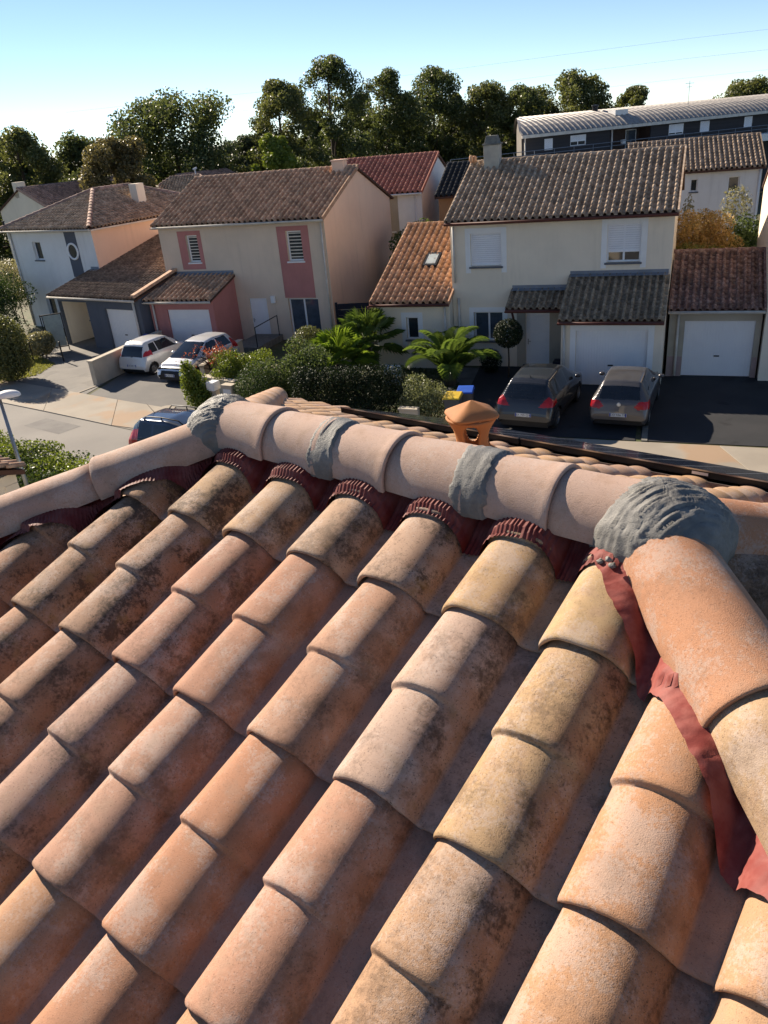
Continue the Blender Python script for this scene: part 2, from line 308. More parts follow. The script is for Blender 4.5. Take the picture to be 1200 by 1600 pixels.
def window(root, x0, x1, z0, z1, y=0, leaves=2, shutter=0, sill='grey', gl='glass', blinds=0, depth=.14, fr=.06):
    f = MB(); yb = y + depth
    f.box(x0, x1, yb, yb+.05, z0, z0+fr); f.box(x0, x1, yb, yb+.05, z1-fr, z1); f.box(x0, x0+fr, yb, yb+.05, z0+fr, z1-fr); f.box(x1-fr, x1, yb, yb+.05, z0+fr, z1-fr)
    for k in range(1, leaves): xm = x0 + (x1-x0) * k / leaves; f.box(xm-fr*.6, xm+fr*.6, yb, yb+.05, z0+fr, z1-fr)
    w = f.build('window', M_['pvc'], root, bevel=.006)
    for k in range(leaves):
        a = x0 + (x1-x0) * k / leaves + fr*.6; b = x0 + (x1-x0) * (k+1) / leaves - fr*.6
        MB().box(a, b, yb+.025, yb+.035, z0+fr*.9, z1-fr*.9).build('pane', M_[gl], w)
        if blinds:
            for i in range(blinds): zz = z0+fr + (z1-z0-2*fr) * (i+.5) / blinds; MB().box(a, b, yb+.016, yb+.022, zz, zz + (z1-z0-2*fr) / blinds * .34).build('blind_slat', M_['fascia'], w)
    if shutter:
        zz = z1 - (z1-z0) * shutter; n = max(4, int((z1-zz) / .075)); sh = MB()
        for i in range(n): a = zz + (z1-zz) * i / n; b = zz + (z1-zz) * (i+1) / n; sh.add([(x0+.03, yb-.035, a), (x1-.03, yb-.035, a), (x1-.03, yb-.039, (a+b)/2), (x0+.03, yb-.039, (a+b)/2), (x1-.03, yb-.035, b-.004), (x0+.03, yb-.035, b-.004)], [(0,1,2,3), (3,2,4,5)])
        sh.build('shutter', M_['shutter'], w); g = MB(); g.box(x0, x0+.03, yb-.055, yb-.001, z0, z1); g.box(x1-.03, x1, yb-.055, yb-.001, z0, z1); g.box(x0+.03, x1-.03, yb-.058, yb-.03, zz-.05, zz); g.build('guide_rail', M_['pvc'], w)
    if sill: MB().box(x0-.06, x1+.06, y-.07, yb-.06, z0-.07, z0-.002).build('sill', M_[sill], w, bevel=.006)
    return w
def surround(root, x0, x1, z0, z1, w, y, mat, foot=0.0, pro=.012):
    m = MB(); m.box(x0-w, x0, y-pro, y+.01, z0-foot, z1); m.box(x1, x1+w, y-pro, y+.01, z0-foot, z1); m.box(x0-w, x1+w, y-pro, y+.01, z1, z1+w); return m.build('window_surround', M_[mat], root)
def garage_door(root, x0, x1, z1, y, ribs=26, panel=False):
    m = MB(); yb = y + .10; w = (x1-x0) / ribs
    d = MB().box(x0, x1, yb, yb+.04, .02, z1).build('garage_door', M_['pvc'], root)
    if panel:
        for i in range(2):
            for j in range(4): a = x0 + (x1-x0) * (i / 2) + .02; b = x0 + (x1-x0) * ((i+1) / 2) - .02; MB().box(a, b, yb-.012, yb-.001, .04 + j * z1 / 4, (j+1) * z1 / 4 - .012).build('door_panel', M_['pvc'], d, bevel=.006)
    else:
        for i in range(ribs): m.box(x0 + i*w + w*.08, x0 + (i+1)*w - w*.08, yb-.014, yb-.001, .05, z1-.02)
        m.build('door_ribs', M_['pvc'], d, bevel=.004)
    xm = (x0+x1)/2; MB().box(xm-.09, xm+.09, yb-.045, yb-.016, z1*.36, z1*.36+.05).build('handle', M_['black'], d, bevel=.01); return d
def gutter(root, x0, x1, y, z, mat, r=.065):
    P = []
    for x in (x0, x1): P.append([(x, y + r * math.cos(t), z + r * math.sin(t)) for t in [math.pi * (1 + k / 8) for k in range(9)]])
    g = MB(); g.grid(P); g.box(x0, x1, y + r - .012, y + r, z - .09, z + .02); return g.build('gutter', M_[mat], root, True)
def pipe(root, pts, mat, r=.045): return MB().tube(pts, r, 10).build('downpipe', M_[mat], root, True)
def gable_house(root, x0, x1, y0, y1, ze, sl, wall, roofmat, holes, tw, ex, th, limit=0, over=.35, side=.12, gutter_mat='brown', gable_mat=None, yr=None, decks=True, verge=True):
    yr = (y0+y1)/2 if yr is None else yr; zr = ze + sl * (yr - y0); zb = zr - sl * (y1 - yr)
    mb = MB(); wall_front(mb, x0, x1, 0, ze, y0, holes); mb.build('wall', M_[wall], root); MB().quad((x1,y1,0), (x0,y1,0), (x0,y1,zb), (x1,y1,zb)).build('back_wall', M_[wall], root)
    for x, sgn in ((x0, 1), (x1, 0)):
        p = [(x,y1,0), (x,y0,0), (x,y0,ze), (x,yr,zr), (x,y1,zb)]
        MB().add(p, [tuple(range(5)) if sgn else tuple(range(4,-1,-1))]).build('gable_wall', M_[gable_mat or wall], root)
    a, b = x0 - side, x1 + side; t = .10; yo = y0 - over; zo = ze - sl * over + .12; zr2 = zr + .12
    dk = MB().add([(a,yo,zo), (b,yo,zo), (b,yr,zr2), (a,yr,zr2), (a,yo,zo-t), (b,yo,zo-t), (b,yr,zr2-t), (a,yr,zr2-t)], [(0,1,2,3), (7,6,5,4), (0,4,5,1), (1,5,6,2), (3,7,4,0)]); yb2 = y1 + over; zb2 = zb - sl * over + .12
    dk.add([(a,yr,zr2), (b,yr,zr2), (b,yb2,zb2), (a,yb2,zb2), (a,yr,zr2-t), (b,yr,zr2-t), (b,yb2,zb2-t), (a,yb2,zb2-t)], [(0,1,2,3), (7,6,5,4), (1,5,6,2), (3,7,4,0), (2,6,7,3)])
    roof = dk.build('roof', M_['deck'], root); up = Vector((0, 1, sl)); L = (yr - yo) * math.sqrt(1 + sl*sl)
    nu = max(1, round((b - a) / tw)); nv = max(1, round(L / ex)); tiles(roof, (a, yo - .02, zo + .02), (1,0,0), up, nu, nv, (b-a)/nu, L/nv, th, M_[roofmat], limit)
    ridge_caps(roof, (a, yr, zr2 + .02), (b, yr, zr2 + .02), .11, M_[roofmat])
    if verge:
        for x in (a - .01, b - .05): MB().add([(x,yo,zo-.08), (x+.06,yo,zo-.08), (x+.06,yo,zo+.10), (x,yo,zo+.10), (x,yr,zr2-.08), (x+.06,yr,zr2-.08), (x+.06,yr,zr2+.12), (x,yr,zr2+.12)], [(0,1,2,3), (0,3,7,4), (1,5,6,2), (3,2,6,7), (4,5,1,0)]).build('verge', M_[roofmat], root)
    if gutter_mat: gutter(root, a, b, yo - .07, zo - .02, gutter_mat)
    return roof, zr2
def lean_roof(root, x0, x1, y0, y1, z0, z1, roofmat, tw, ex, th, limit=0, side=.08, gutter_mat='brown', flash=True):
    a, b = x0 - side, x1 + side; L = math.hypot(y1-y0, z1-z0); t = .09
    rf = MB().add([(a,y0,z0), (b,y0,z0), (b,y1,z1), (a,y1,z1), (a,y0,z0-t), (b,y0,z0-t), (b,y1,z1-t), (a,y1,z1-t)], [(0,1,2,3), (7,6,5,4), (0,4,5,1), (1,5,6,2), (3,7,4,0)]).build('roof', M_['deck'], root)
    nu = round((b-a)/tw); nv = round(L/ex); tiles(rf, (a, y0-.02, z0+.02), (1,0,0), (0, y1-y0, z1-z0), nu, nv, (b-a)/nu, L/nv, th, M_[roofmat], limit)
    if flash: MB().add([(a+.05,y1-.22,z1+.05), (b-.05,y1-.22,z1+.05), (b-.05,y1-.01,z1+.11), (a+.05,y1-.01,z1+.11), (b-.05,y1-.01,z1+.22), (a+.05,y1-.01,z1+.22)], [(0,1,2,3), (3,2,4,5)]).build('wall_flashing', M_['zinc'], root)
    if gutter_mat: gutter(root, a, b, y0-.07, z0-.03, gutter_mat)
    return rf
def chimney(root, x, y, z0, z1, a=.55, b=.5, mat='chim', cap=True):
    c = MB().box(x-a/2, x+a/2, y-b/2, y+b/2, z0, z1).build('chimney', M_[mat], root, bevel=.015)
    if cap:
        MB().box(x-a/2-.04, x+a/2+.04, y-b/2-.04, y+b/2+.04, z1+.001, z1+.06).build('cap_slab', M_['cap'], c, bevel=.01)
        p = [(x+sx*(a/2-.02), y+sy*(b/2-.02), z1+.062) for sx, sy in ((-1,-1),(1,-1),(1,1),(-1,1))] + [(x+sx*(a/2-.10), y+sy*(b/2-.09), z1+.34) for sx, sy in ((-1,-1),(1,-1),(1,1),(-1,1))]
        MB().add(p, [(0,1,5,4), (1,2,6,5), (2,3,7,6), (3,0,4,7), (4,5,6,7)]).build('cowl', M_['cap'], c, bevel=.015)
    return c
def door(root, x0, x1, z1, y, panels=((.12, .42), (.48, .62), (.68, .93)), handle_left=True):
    d = MB().box(x0, x1, y+.08, y+.12, .02, z1).build('door', M_['pvc'], root)
    for a, b in panels: MB().box(x0+.16, x1-.16, y+.066, y+.079, z1*a, z1*b).build('door_panel', M_['pvc'], d, bevel=.008)
    hx = x0 + .08 if handle_left else x1 - .08; h = MB(); h.box(hx-.02, hx+.02, y+.06, y+.079, z1*.42, z1*.52); h.box(hx-.015, hx+.10, y+.035, y+.055, z1*.47, z1*.485); h.box(hx-.012, hx+.012, y+.05, y+.065, z1*.468, z1*.487); h.build('handle', M_['alloy'], d); return d
# ------------------------------------------------------------------ right house with shuttered windows
hr = thing('house', 'cream two storey house with dark mottled tile roof and two white shuttered windows', 'house', (3.52, 31.3, 0), R(-22.5))
gable_house(hr, 0, 8.1, 0, 8.2, 5.62, .40, 'cream', 'tile_dark', [(.78, 1.98, 3.93, 5.14), (5.85, 7.03, 3.95, 5.27), (.83, 2.01, 1.05, 2.19), (2.91, 3.82, 0, 2.13)], .25, .33, .105, limit=66, gable_mat='cream')
window(hr, .78, 1.98, 3.93, 5.14, leaves=1, shutter=.93); surround(hr, .78, 1.98, 3.93, 5.14, .2, 0, 'white', .24)
window(hr, 5.85, 7.03, 3.95, 5.27, leaves=2, shutter=.70); surround(hr, 5.85, 7.03, 3.95, 5.27, .2, 0, 'white', .20)
window(hr, .83, 2.01, 1.05, 2.19, leaves=2, gl='curtain'); surround(hr, .83, 2.01, 1.05, 2.19, .18, 0, 'white', .1)
door(hr, 2.91, 3.82, 2.13, 0)
MB().box(2.55, 2.9, -.006, .002, 0, 2.40).build('painted_panel', M_['taupe'], hr); MB().box(3.83, 4.6, -.006, .002, 0, 2.40).build('painted_panel', M_['taupe'], hr)
MB().box(2.8, 4.58, -.9, -.02, .0, .12).build('door_step', M_['cap'], hr, bevel=.02)
lean_roof(hr, 2.42, 4.55, -1.15, 0, 2.52, 2.98, 'tile_grey', .24, .31, .095, limit=40)
for x in (2.5,): MB().tube([(x, -.02, 1.75), (x, -.35, 1.95), (x, -.75, 2.42)], .045, 6).build('bracket', M_['brown'], hr)
g = MB(); wall_front(g, 4.6, 8.08, 0, 2.46, -2.25, [(5.12, 7.57, 0, 2.02)]); g.quad((4.6,0,0), (4.6,-2.25,0), (4.6,-2.25,2.46), (4.6,0,3.4)); g.quad((8.08,-2.25,0), (8.08,0,0), (8.08,0,3.4), (8.08,-2.25,2.46)); g.build('garage_wall', M_['cream'], hr)
m = MB(); m.box(4.92, 5.12, -2.262, -2.24, 0, 2.02); m.box(7.57, 7.77, -2.262, -2.24, 0, 2.02); m.box(4.92, 7.77, -2.262, -2.24, 2.02, 2.22); m.build('garage_surround', M_['white'], hr)
garage_door(hr, 5.12, 7.57, 2.02, -2.25)
lean_roof(hr, 4.6, 8.0, -2.62, 0, 2.42, 3.46, 'tile_grey', .24, .31, .095, limit=100)
MB().lathe([(.0, 0), (.055, .01), (.06, .1), (.05, .17), (0, .18)], 10, (6.35, -2.32, 2.25)).build('wall_lamp', M_['cap'], hr, True)
pipe(hr, [(.13, -.07, 5.42), (.13, -.07, 3.35)], 'fascia'); pipe(hr, [(4.72, -2.32, 2.3), (4.72, -2.32, .05)], 'fascia'); pipe(hr, [(.25, -.07, 2.75), (.25, -.07, .05)], 'fascia')
chimney(hr, .85, 3.75, 6.9, 8.05, .62, .55)
rt_ = MB()
for k in range(3): rt_.lathe([(.06, 0), (.09, .05), (.08, .2), (.05, .24), (0, .24)], 10, (-.05 + .12 * (k % 2), 3.95 - .1 * k, 7.42 + .03 * k))
rt_.build('ridge_stop', M_['tile_orange'], hr, True)
MB().box(4.05, 4.58, -.62, -.1, .12, .38).build('door_mat_box', M_['navy'], hr, bevel=.02)
# annexe of the right house
an = thing('annexe', 'low cream annexe with bright orange tile roof and a skylight beside the shuttered house', 'annexe', (3.52, 31.3, 0), R(-22.5))
gable_house(an, -3.2, -.02, -.45, 9.9, 2.72, .415, 'cream', 'tile_orange', [(-1.88, -1.37, 1.19, 2.09)], .275, .33, .11, limit=230, side=.08, yr=4.75, gutter_mat='brown')
window(an, -1.88, -1.37, 1.19, 2.09, -.45, leaves=1); surround(an, -1.88, -1.37, 1.19, 2.09, .2, -.45, 'white', .25)
pipe(an, [(-.2, -.55, 2.5), (-.2, -.55, .05)], 'fascia')
sk = MB(); zz = lambda y: 2.72 + .415 * (y + .45) + .12 + .10
def skq(x0, x1, y0, y1, dz, mat, name, par): return MB().add([(x0,y0,zz(y0)+dz), (x1,y0,zz(y0)+dz), (x1,y1,zz(y1)+dz), (x0,y1,zz(y1)+dz), (x0,y0,zz(y0)-.05), (x1,y0,zz(y0)-.05), (x1,y1,zz(y1)-.05), (x0,y1,zz(y1)-.05)], [(0,1,2,3), (0,4,5,1), (1,5,6,2), (2,6,7,3), (3,7,4,0)]).build(name, mat, par)
s1 = skq(-1.68, -1.08, 1.5, 2.38, .05, M_['black'], 'skylight', an); skq(-1.59, -1.17, 1.6, 2.26, .056, pm('skylight_glass', (.42, .47, .48), None, rough=.06, bump=0, spec=.6), 'pane', s1)
MB().box(-3.36, -3.28, -.9, -.45, 2.5, 2.62).build('eave_board', M_['brown'], an)
# garage to the right
g2 = thing('garage', 'single garage with wine coloured tile roof and mauve lower walls', 'garage', (3.52, 31.3, 0), R(-22.5))
gable_house(g2, 8.2, 11.2, -.85, 5.4, 2.44, .415, 'taupe', 'tile_wine', [(8.72, 11.02, 0, 2.02)], .235, .30, .085, limit=170, side=.05, over=.3, gutter_mat='fascia')
garage_door(g2, 8.72, 11.02, 2.02, -.85, 24)
for a, b in ((8.21, 8.71), (11.03, 11.19)): MB().box(a, b, -.858, -.84, 0, .74).build('painted_band', M_['mauve'], g2)
pipe(g2, [(8.5, -.92, 2.3), (8.5, -.92, .05)], 'fascia')
# house at the right edge
hs = thing('house', 'cream house cut off by the right edge beside the single garage', 'house', (3.52, 31.3, 0), R(-22.5))
gable_house(hs, 11.27, 19.5, -1.2, 7.0, 5.62, .40, 'cream', 'tile_brown', [(13, 14.2, 3.9, 5.2), (13, 14.2, 1.0, 2.2)], .25, .33, .08, limit=0, side=.05)
window(hs, 13, 14.2, 3.9, 5.2, -1.2); window(hs, 13, 14.2, 1.0, 2.2, -1.2)
# ------------------------------------------------------------------ middle house with salmon gable
hm = thing('house', 'beige two storey house with salmon gable wall and rose painted window bands', 'house', (-1.5, 37.5, 0), R(-23.4))
gable_house(hm, -9.13, 0, 0, 8.5, 5.62, .40, 'beige', 'tile_brown', [(-7.6, -6.93, 3.84, 5.12), (-2.05, -1.24, 3.76, 5.12), (-2.38, -.76, .02, 2.03), (-4.55, -3.57, 0, 2.06)], .295, .36, .12, gable_mat='salmon', gutter_mat='fascia')
for x0, x1, z0, z1, h in ((-8.05, -6.71, 3.5, 5.32, (-7.6, -6.93, 3.84, 5.12)), (-2.5, -.85, 2.06, 5.33, (-2.05, -1.24, 3.76, 5.12))):
    b = MB()
    for a, c, e, f in ((x0, h[0], z0, z1), (h[1], x1, z0, z1), (h[0], h[1], z0, h[2]), (h[0], h[1], h[3], z1)): b.box(a, c, -.012, .0, e, f)
    b.build('painted_band', M_['pink'], hm); window(hm, *h, leaves=1, sill='white', blinds=8, fr=.075)
window(hm, -2.38, -.76, .02, 2.03, leaves=2, sill=None, gl='curtain', fr=.07)
door(hm, -4.55, -3.57, 2.06, 0, panels=((.06, .94),), handle_left=True)
MB().box(-3.27, -3.03, -.14, -.002, 1.83, 2.17).build('wall_lamp', M_['white'], hm, bevel=.02)
g = MB(); wall_front(g, -8.85, -5.22, 0, 2.5, -2.2, [(-7.9, -5.5, 0, 2.0)]); g.quad((-5.22,-2.2,0), (-5.22,0,0), (-5.22,0,3.1), (-5.22,-2.2,2.5)); g.quad((-8.85,0,0), (-8.85,-2.2,0), (-8.85,-2.2,2.5), (-8.85,0,3.1)); g.build('garage_wall', M_['pink'], hm)
garage_door(hm, -7.9, -5.5, 2.0, -2.2, panel=True)
lean_roof(hm, -8.85, -5.2, -2.52, 0, 2.46, 3.2, 'tile_brown', .28, .34, .115, limit=110, gutter_mat='fascia')
pipe(hm, [(-8.6, -2.3, 2.3), (-8.6, -2.3, .05)], 'fascia'); pipe(hm, [(-.14, -.07, 5.45), (-.14, -.07, .05)], 'fascia')
chimney(hm, -.75, 4.0, 6.9, 7.78, .62, .5, 'salmon', False)
MB().box(-1.1, -.4, 3.72, 4.28, 7.781, 7.84).build('chimney_slab', M_['salmon'], hm)
MB().box(-4.4, -2.9, -2.6, -.05, 0, .30).build('door_ramp', M_['cap'], hm)
rl = MB()
rl.tube([(-2.95, -2.5, .3), (-2.95, -2.5, 1.25)], .025, 6); rl.tube([(-2.95, -2.5, 1.22), (-2.95, -.3, 1.28)], .025, 6); rl.tube([(-2.95, -.3, .3), (-2.95, -.3, 1.28)], .025, 6)
rl.build('handrail', M_['black'], hm)
gm = thing('side_gate', 'dark navy slatted gate between salmon gable and cream annexe', 'gate', (-1.4, 37.6, 0), R(-12))
for k in range(6): MB().box(.1, 2.05, 0, .04, .05 + k * .28, .05 + k * .28 + .262).build('board', M_['navy'], gm)
for k in (2, 4): MB().box(.25, 1.1, -.006, -.001, .30 + k * .28, .325 + k * .28).build('inlay', M_['alloy'], gm)
for x in (.0, 2.06): MB().box(x, x+.09, -.02, .07, 0, 1.78).build('post', M_['navy'], gm)
# ------------------------------------------------------------------ left house, hipped roof, slate blue garage
hl = thing('house', 'white hip roofed house with slate blue garage, porthole window and salmon side wall', 'house', (-14.17, 44.27, 0), R(-34.5))
mb = MB(); wall_front(mb, -7.3, 0, 0, 5.6, 0, [(-5.4, -4.65, 3.9, 4.9), (-5.5, -4.7, .65, 1.75)]); mb.build('wall', M_['offwhite'], hl); MB().quad((-7.3,10,0), (-7.3,0,0), (-7.3,0,5.6), (-7.3,10,5.6)).build('left_wall', M_['offwhite'], hl); MB().quad((0,10,0), (-7.3,10,0), (-7.3,10,5.6), (0,10,5.6)).build('back_wall', M_['offwhite'], hl)
MB().quad((0,0,0), (0,10,0), (0,10,5.6), (0,0,5.6)).build('side_wall', M_['peach'], hl)
window(hl, -5.4, -4.65, 3.9, 4.9, leaves=1); window(hl, -5.5, -4.7, .65, 1.75, leaves=1)
bd = MB().box(-2.32, -1.38, -.015, 0, 3.0, 5.5).build('painted_band', M_['slate'], hl)
ph = MB(); prof = [(.46, 0), (.46, -.05), (.36, -.06), (.36, -.01)]
n = 28; vs = [(-1.85 + r_ * math.cos(2*math.pi*j/n), -.016 + y_, 4.38 + r_ * math.sin(2*math.pi*j/n)) for r_, y_ in prof for j in range(n)]
ph.add(vs, [(i*n+j, i*n+(j+1) % n, (i+1)*n+(j+1) % n, (i+1)*n+j) for i in range(3) for j in range(n)]); pw = ph.build('porthole', M_['pvc'], hl, True)
MB().add([(-1.85 + .37 * math.cos(2*math.pi*j/n), -.025, 4.38 + .37 * math.sin(2*math.pi*j/n)) for j in range(n)], [tuple(range(n))]).build('pane', M_['glass'], pw)
ov = .35; ze = 5.55; ax, ay = -3.65, 3.65; zt = ze + .4 * (3.65 + ov); bx = 6.35
c = [(-7.3-ov,-ov,ze), (ov,-ov,ze), (ov,10+ov,ze), (-7.3-ov,10+ov,ze), (ax,ay,zt), (ax,bx,zt)]
rf = MB().add(c, [(0,1,4), (1,2,5,4), (2,3,5), (3,0,4,5)]).build('roof', M_['deck'], hl)
L = 4.0 * math.sqrt(1.16); tiles(rf, (-7.3-ov, -ov-.02, ze+.03), (1,0,0), (0,1,.4), 32, 13, .25, .333, .10, M_['tile_dark'], poly=[(0,0), (8,0), (4, L)])
tiles(rf, (ov+.02, -ov, ze+.03), (0,1,0), (-1,0,.4), 43, 13, .25, .333, .10, M_['tile_dark'], poly=[(0,0), (10.7,0), (6.7,L), (4,L)])
for a, b in (((-7.3-ov,-ov,ze+.08), (ax,ay,zt+.08)), ((ov,-ov,ze+.08), (ax,ay,zt+.08)), ((ov,10+ov,ze+.08), (ax,bx,zt+.08)), ((ax,ay,zt+.08), (ax,bx,zt+.08))): ridge_caps(rf, a, b, .13, M_['tile_pink'])
gutter(hl, -7.3-ov-.05, ov+.05, -ov-.07, ze-.02, 'fascia'); MB().box(.0, ov+.06, -.3, 10.3, ze-.10, ze-.02).build('eave_soffit', M_['fascia'], hl); MB().box(-7.65, .0, -ov, 0, ze-.10, ze-.02).build('eave_soffit', M_['fascia'], hl)
pipe(hl, [(-7.2, -.06, 5.4), (-7.2, -.06, .05)], 'fascia', .06); chimney(hl, -1.7, 5.2, 6.0, 7.35, .6, .6, 'cream', False); MB().lathe([(0.05,0), (.05,.4), (.09,.42), (.09,.47), (0,.47)], 8, (-7.4, -.1, 5.6)).build('finial', M_['black'], hl)
g = MB(); wall_front(g, -.4, 5.9, 0, 2.64, -2.8, [(-.34, 1.9, 0, 2.32), (3.22, 5.42, 0, 2.06)]); g.quad((-.4,0,0), (-.4,-2.8,0), (-.4,-2.8,2.64), (-.4,0,3.3)); g.quad((5.9,-2.8,0), (5.9,1,0), (5.9,1,3.6), (5.9,-2.8,2.64)); g.build('garage_wall', M_['slate'], hl)
p = MB(); p.quad((-.34,-2.6,0), (-.34,-1.1,0), (-.34,-1.1,2.32), (-.34,-2.6,2.32)); p.quad((-.34,-1.1,0), (1.9,-1.1,0), (1.9,-1.1,2.32), (-.34,-1.1,2.32)); p.quad((1.9,-1.1,0), (1.9,-2.6,0), (1.9,-2.6,2.32), (1.9,-1.1,2.32)); p.quad((-.34,-2.6,2.32), (-.34,-1.1,2.32), (1.9,-1.1,2.32), (1.9,-2.6,2.32)); p.build('porch_wall', M_['cream'], hl)
window(hl, -.1, .5, 1.0, 2.1, -1.28, leaves=1, depth=.14); door(hl, .95, 1.8, 2.1, -1.24); garage_door(hl, 3.22, 5.42, 2.06, -2.75, 20)
lean_roof(hl, -.75, 0, -3.1, 0, 2.62, 3.36, 'tile_umber', .25, .32, .095, side=0, gutter_mat=None); lean_roof(hl, 0.0, 5.95, -3.1, 4.6, 2.62, 4.52, 'tile_umber', .25, .32, .095, side=0.0, gutter_mat=None, flash=False)
gutter(hl, -.78, 5.95, -3.17, 2.6, 'fascia'); pipe(hl, [(5.55, -2.87, 2.5), (5.55, -2.87, .05)], 'fascia', .06)
MB().add([(5.72,-3.05,2.72), (5.98,-3.05,2.72), (5.98,.2,3.52), (5.72,.2,3.52), (5.72,-3.05,2.86), (5.98,-3.05,2.86), (5.98,.2,3.66), (5.72,.2,3.66)], [(0,1,5,4), (1,2,6,5), (3,0,4,7), (4,5,6,7)]).build('verge', M_['tile_brown'], hl)
gt = thing('garden_gate', 'black metal frame garden gate with pale panel beside white house', 'gate', (-16.6, 40.6, 0), R(18))
f = MB(); f.box(0, .05, 0, .05, 0, 1.95); f.box(1.0, 1.05, 0, .05, 0, 1.95); f.box(.05, 1.0, 0, .05, 1.88, 1.93); f.box(.05, 1.0, 0, .05, .2, .25); f.box(.1, .14, 0, .04, .2, 1.9); f.build('frame', M_['black'], gt)
MB().box(.15, .98, .015, .03, .26, 1.87).build('panel', pm('frosted_panel', (.30, .36, .35), None, rough=.4), gt)
# ------------------------------------------------------------------ houses behind
hk = thing('house', 'pale cream house with dull pink tile roof behind the hip roofed house', 'house', (-24.25, 67.0, 0), R(54))
gable_house(hk, 0, 9.5, 0, 6.9, 5.45, .44, 'cream', 'tile_pink', [], .25, .34, .115, gutter_mat='fascia')
chimney(hk, .4, 3.9, 6.4, 7.6, .8, .6, 'cream', False)
for x, y in ((3.2, 2.6), (5, 1.6)): MB().lathe([(.12, 0), (.12, .25), (.17, .27), (.1, .36), (0, .36)], 10, (x, y, 5.5 + .44 * y + .05)).build('roof_vent', M_['tile_pink'], hk)
hj = thing('house', 'low house with grey weathered hip roof just behind the pale chimneys', 'house', (-18.4, 70.4, 0), R(-4))
MB().box(0, 7.6, 0, 7, 0, 5.1).build('wall', M_['taupe'], hj)
c = [(-.4,-.4,5.05), (8,-.4,5.05), (8,7.4,5.05), (-.4,7.4,5.05), (2.5,3.5,6.75), (5.0,3.5,6.75)]
rf = MB().add(c, [(0,1,5,4), (1,2,5), (2,3,4,5), (3,0,4)]).build('roof', M_['deck'], hj); tiles(rf, (-.4, -.4, 5.08), (1,0,0), (0, 3.9, 1.7), 34, 13, .25, .327, .1, M_['tile_dark'], poly=[(0,0), (8.4,0), (5.4,4.25), (2.9,4.25)])
tiles(rf, (8, -.4, 5.08), (0,1,0), (-3, 0, 1.7), 31, 11, .25, .31, .07, M_['tile_dark'], poly=[(0,0), (7.8,0), (3.9,3.4)])
ridge_caps(rf, c[4], c[5], .11, M_['tile_pink']); ridge_caps(rf, c[0], c[4], .11, M_['tile_pink']); ridge_caps(rf, c[1], c[5], .11, M_['tile_pink'])
chimney(hj, 1.5, 1.0, 5.2, 6.3, .9, .6, 'salmon', False)
hi = thing('house', 'small pink roofed house with white roof pipe peeping over the brown ridge', 'house', (-13.6, 76, 0), R(50))
gable_house(hi, 0, 6, 0, 6.4, 5.35, .40, 'cream', 'tile_pink', [], .25, .34, .11, gutter_mat=None)
MB().tube([(1.4, 2.2, 6.2), (1.4, 2.2, 7.15)], .07, 8).build('vent_pipe', M_['white'], hi); MB().tube([(1.2, 2.2, 7.12), (1.6, 2.2, 7.2)], .09, 8).build('pipe_cowl', M_['white'], hi)
hn = thing('house', 'white house with bright red tile roof behind the salmon gable', 'house', (3.7, 46.2, 0), R(-20))
gable_house(hn, -6.3, 0, 0, 7.8, 5.72, .41, 'white', 'tile_red', [(-2.9, -1.65, 3.7, 5.0)], .30, .36, .12, gutter_mat='white')
MB().box(-4.6, -1.4, -.012, 0, 3.3, 5.6).build('painted_band', M_['taupe'], hn); window(hn, -2.9, -1.65, 3.7, 5.0, -.0, leaves=2, sill='white', depth=.05); pipe(hn, [(-.35, -.07, 5.5), (-.35, -.07, .05)], 'white')
ho = thing('house', 'ochre walled house with black tile roof beside the white red roofed house', 'house', (4.5, 44.9, 0), R(-20))
gable_house(ho, 0, 5.5, 0, 6, 5.5, .42, 'ochre', 'tile_black', [(1.2, 2.1, 3.9, 5.0)], .28, .35, .11, gutter_mat=None); window(ho, 1.2, 2.1, 3.9, 5.0, leaves=1); surround(ho, 1.2, 2.1, 3.9, 5.0, .16, 0, 'white', .1)
hq = thing('house', 'white house with striped brown tile roof above the orange shrubs', 'house', (17.6, 45.3, 0), R(-18))
gable_house(hq, -2.5, 4.25, 0, 6, 5.58, .42, 'offwhite', 'tile_dark', [(.72, 1.1, 4.5, 5.15), (2.62, 3.2, 4.35, 5.15)], .25, .34, .11, gutter_mat=None)
window(hq, .72, 1.1, 4.5, 5.15, leaves=1); window(hq, 2.62, 3.2, 4.35, 5.15, leaves=1); pipe(hq, [(4.15, -.07, 5.4), (4.15, -.07, .05)], 'white')
# long building with rounded metal roof
lb = thing('long_building', 'long dark clad building with ribbed rounded metal roof on the right skyline', 'building', (14.9, 74.0, 0), R(20.4))
dark = pm('dark_cladding', (.045, .042, .045), (.035, .033, .036), scale=1, bump=.3, bscale=30, stretch=(.2,1,6)); rmet = pm('grey_metal_roof', (.34, .315, .29), (.27, .25, .235), scale=2, rough=.45, metal=.3)
Lb_ = 36.; b = MB(); wins = [(2.3, 3.15, 6.1, 7.0), (5.0, 6.65, 6.2, 7.05), (15.9, 17.6, 6.2, 7.1), (19.6, 20.7, 6.2, 7.1), (25, 26, 6.2, 7.1)]; wall_front(b, 0, Lb_, 0, 7.42, 0, wins + [(9.6, 13.8, 4.9, 7.3)], .1); b.build('wall', dark, lb)
q = MB(); q.quad((9.6,1.6,4.9), (13.8,1.6,4.9), (13.8,1.6,7.3), (9.6,1.6,7.3)); q.quad((9.6,0,4.9), (13.8,0,4.9), (13.8,1.6,4.9), (9.6,1.6,4.9)); q.quad((9.6,0,4.9), (9.6,1.6,4.9), (9.6,1.6,7.3), (9.6,0,7.3)); q.quad((13.8,1.6,4.9), (13.8,0,4.9), (13.8,0,7.3), (13.8,1.6,7.3)); q.build('loggia', pm('loggia_brown', (.07, .045, .035), None), lb)
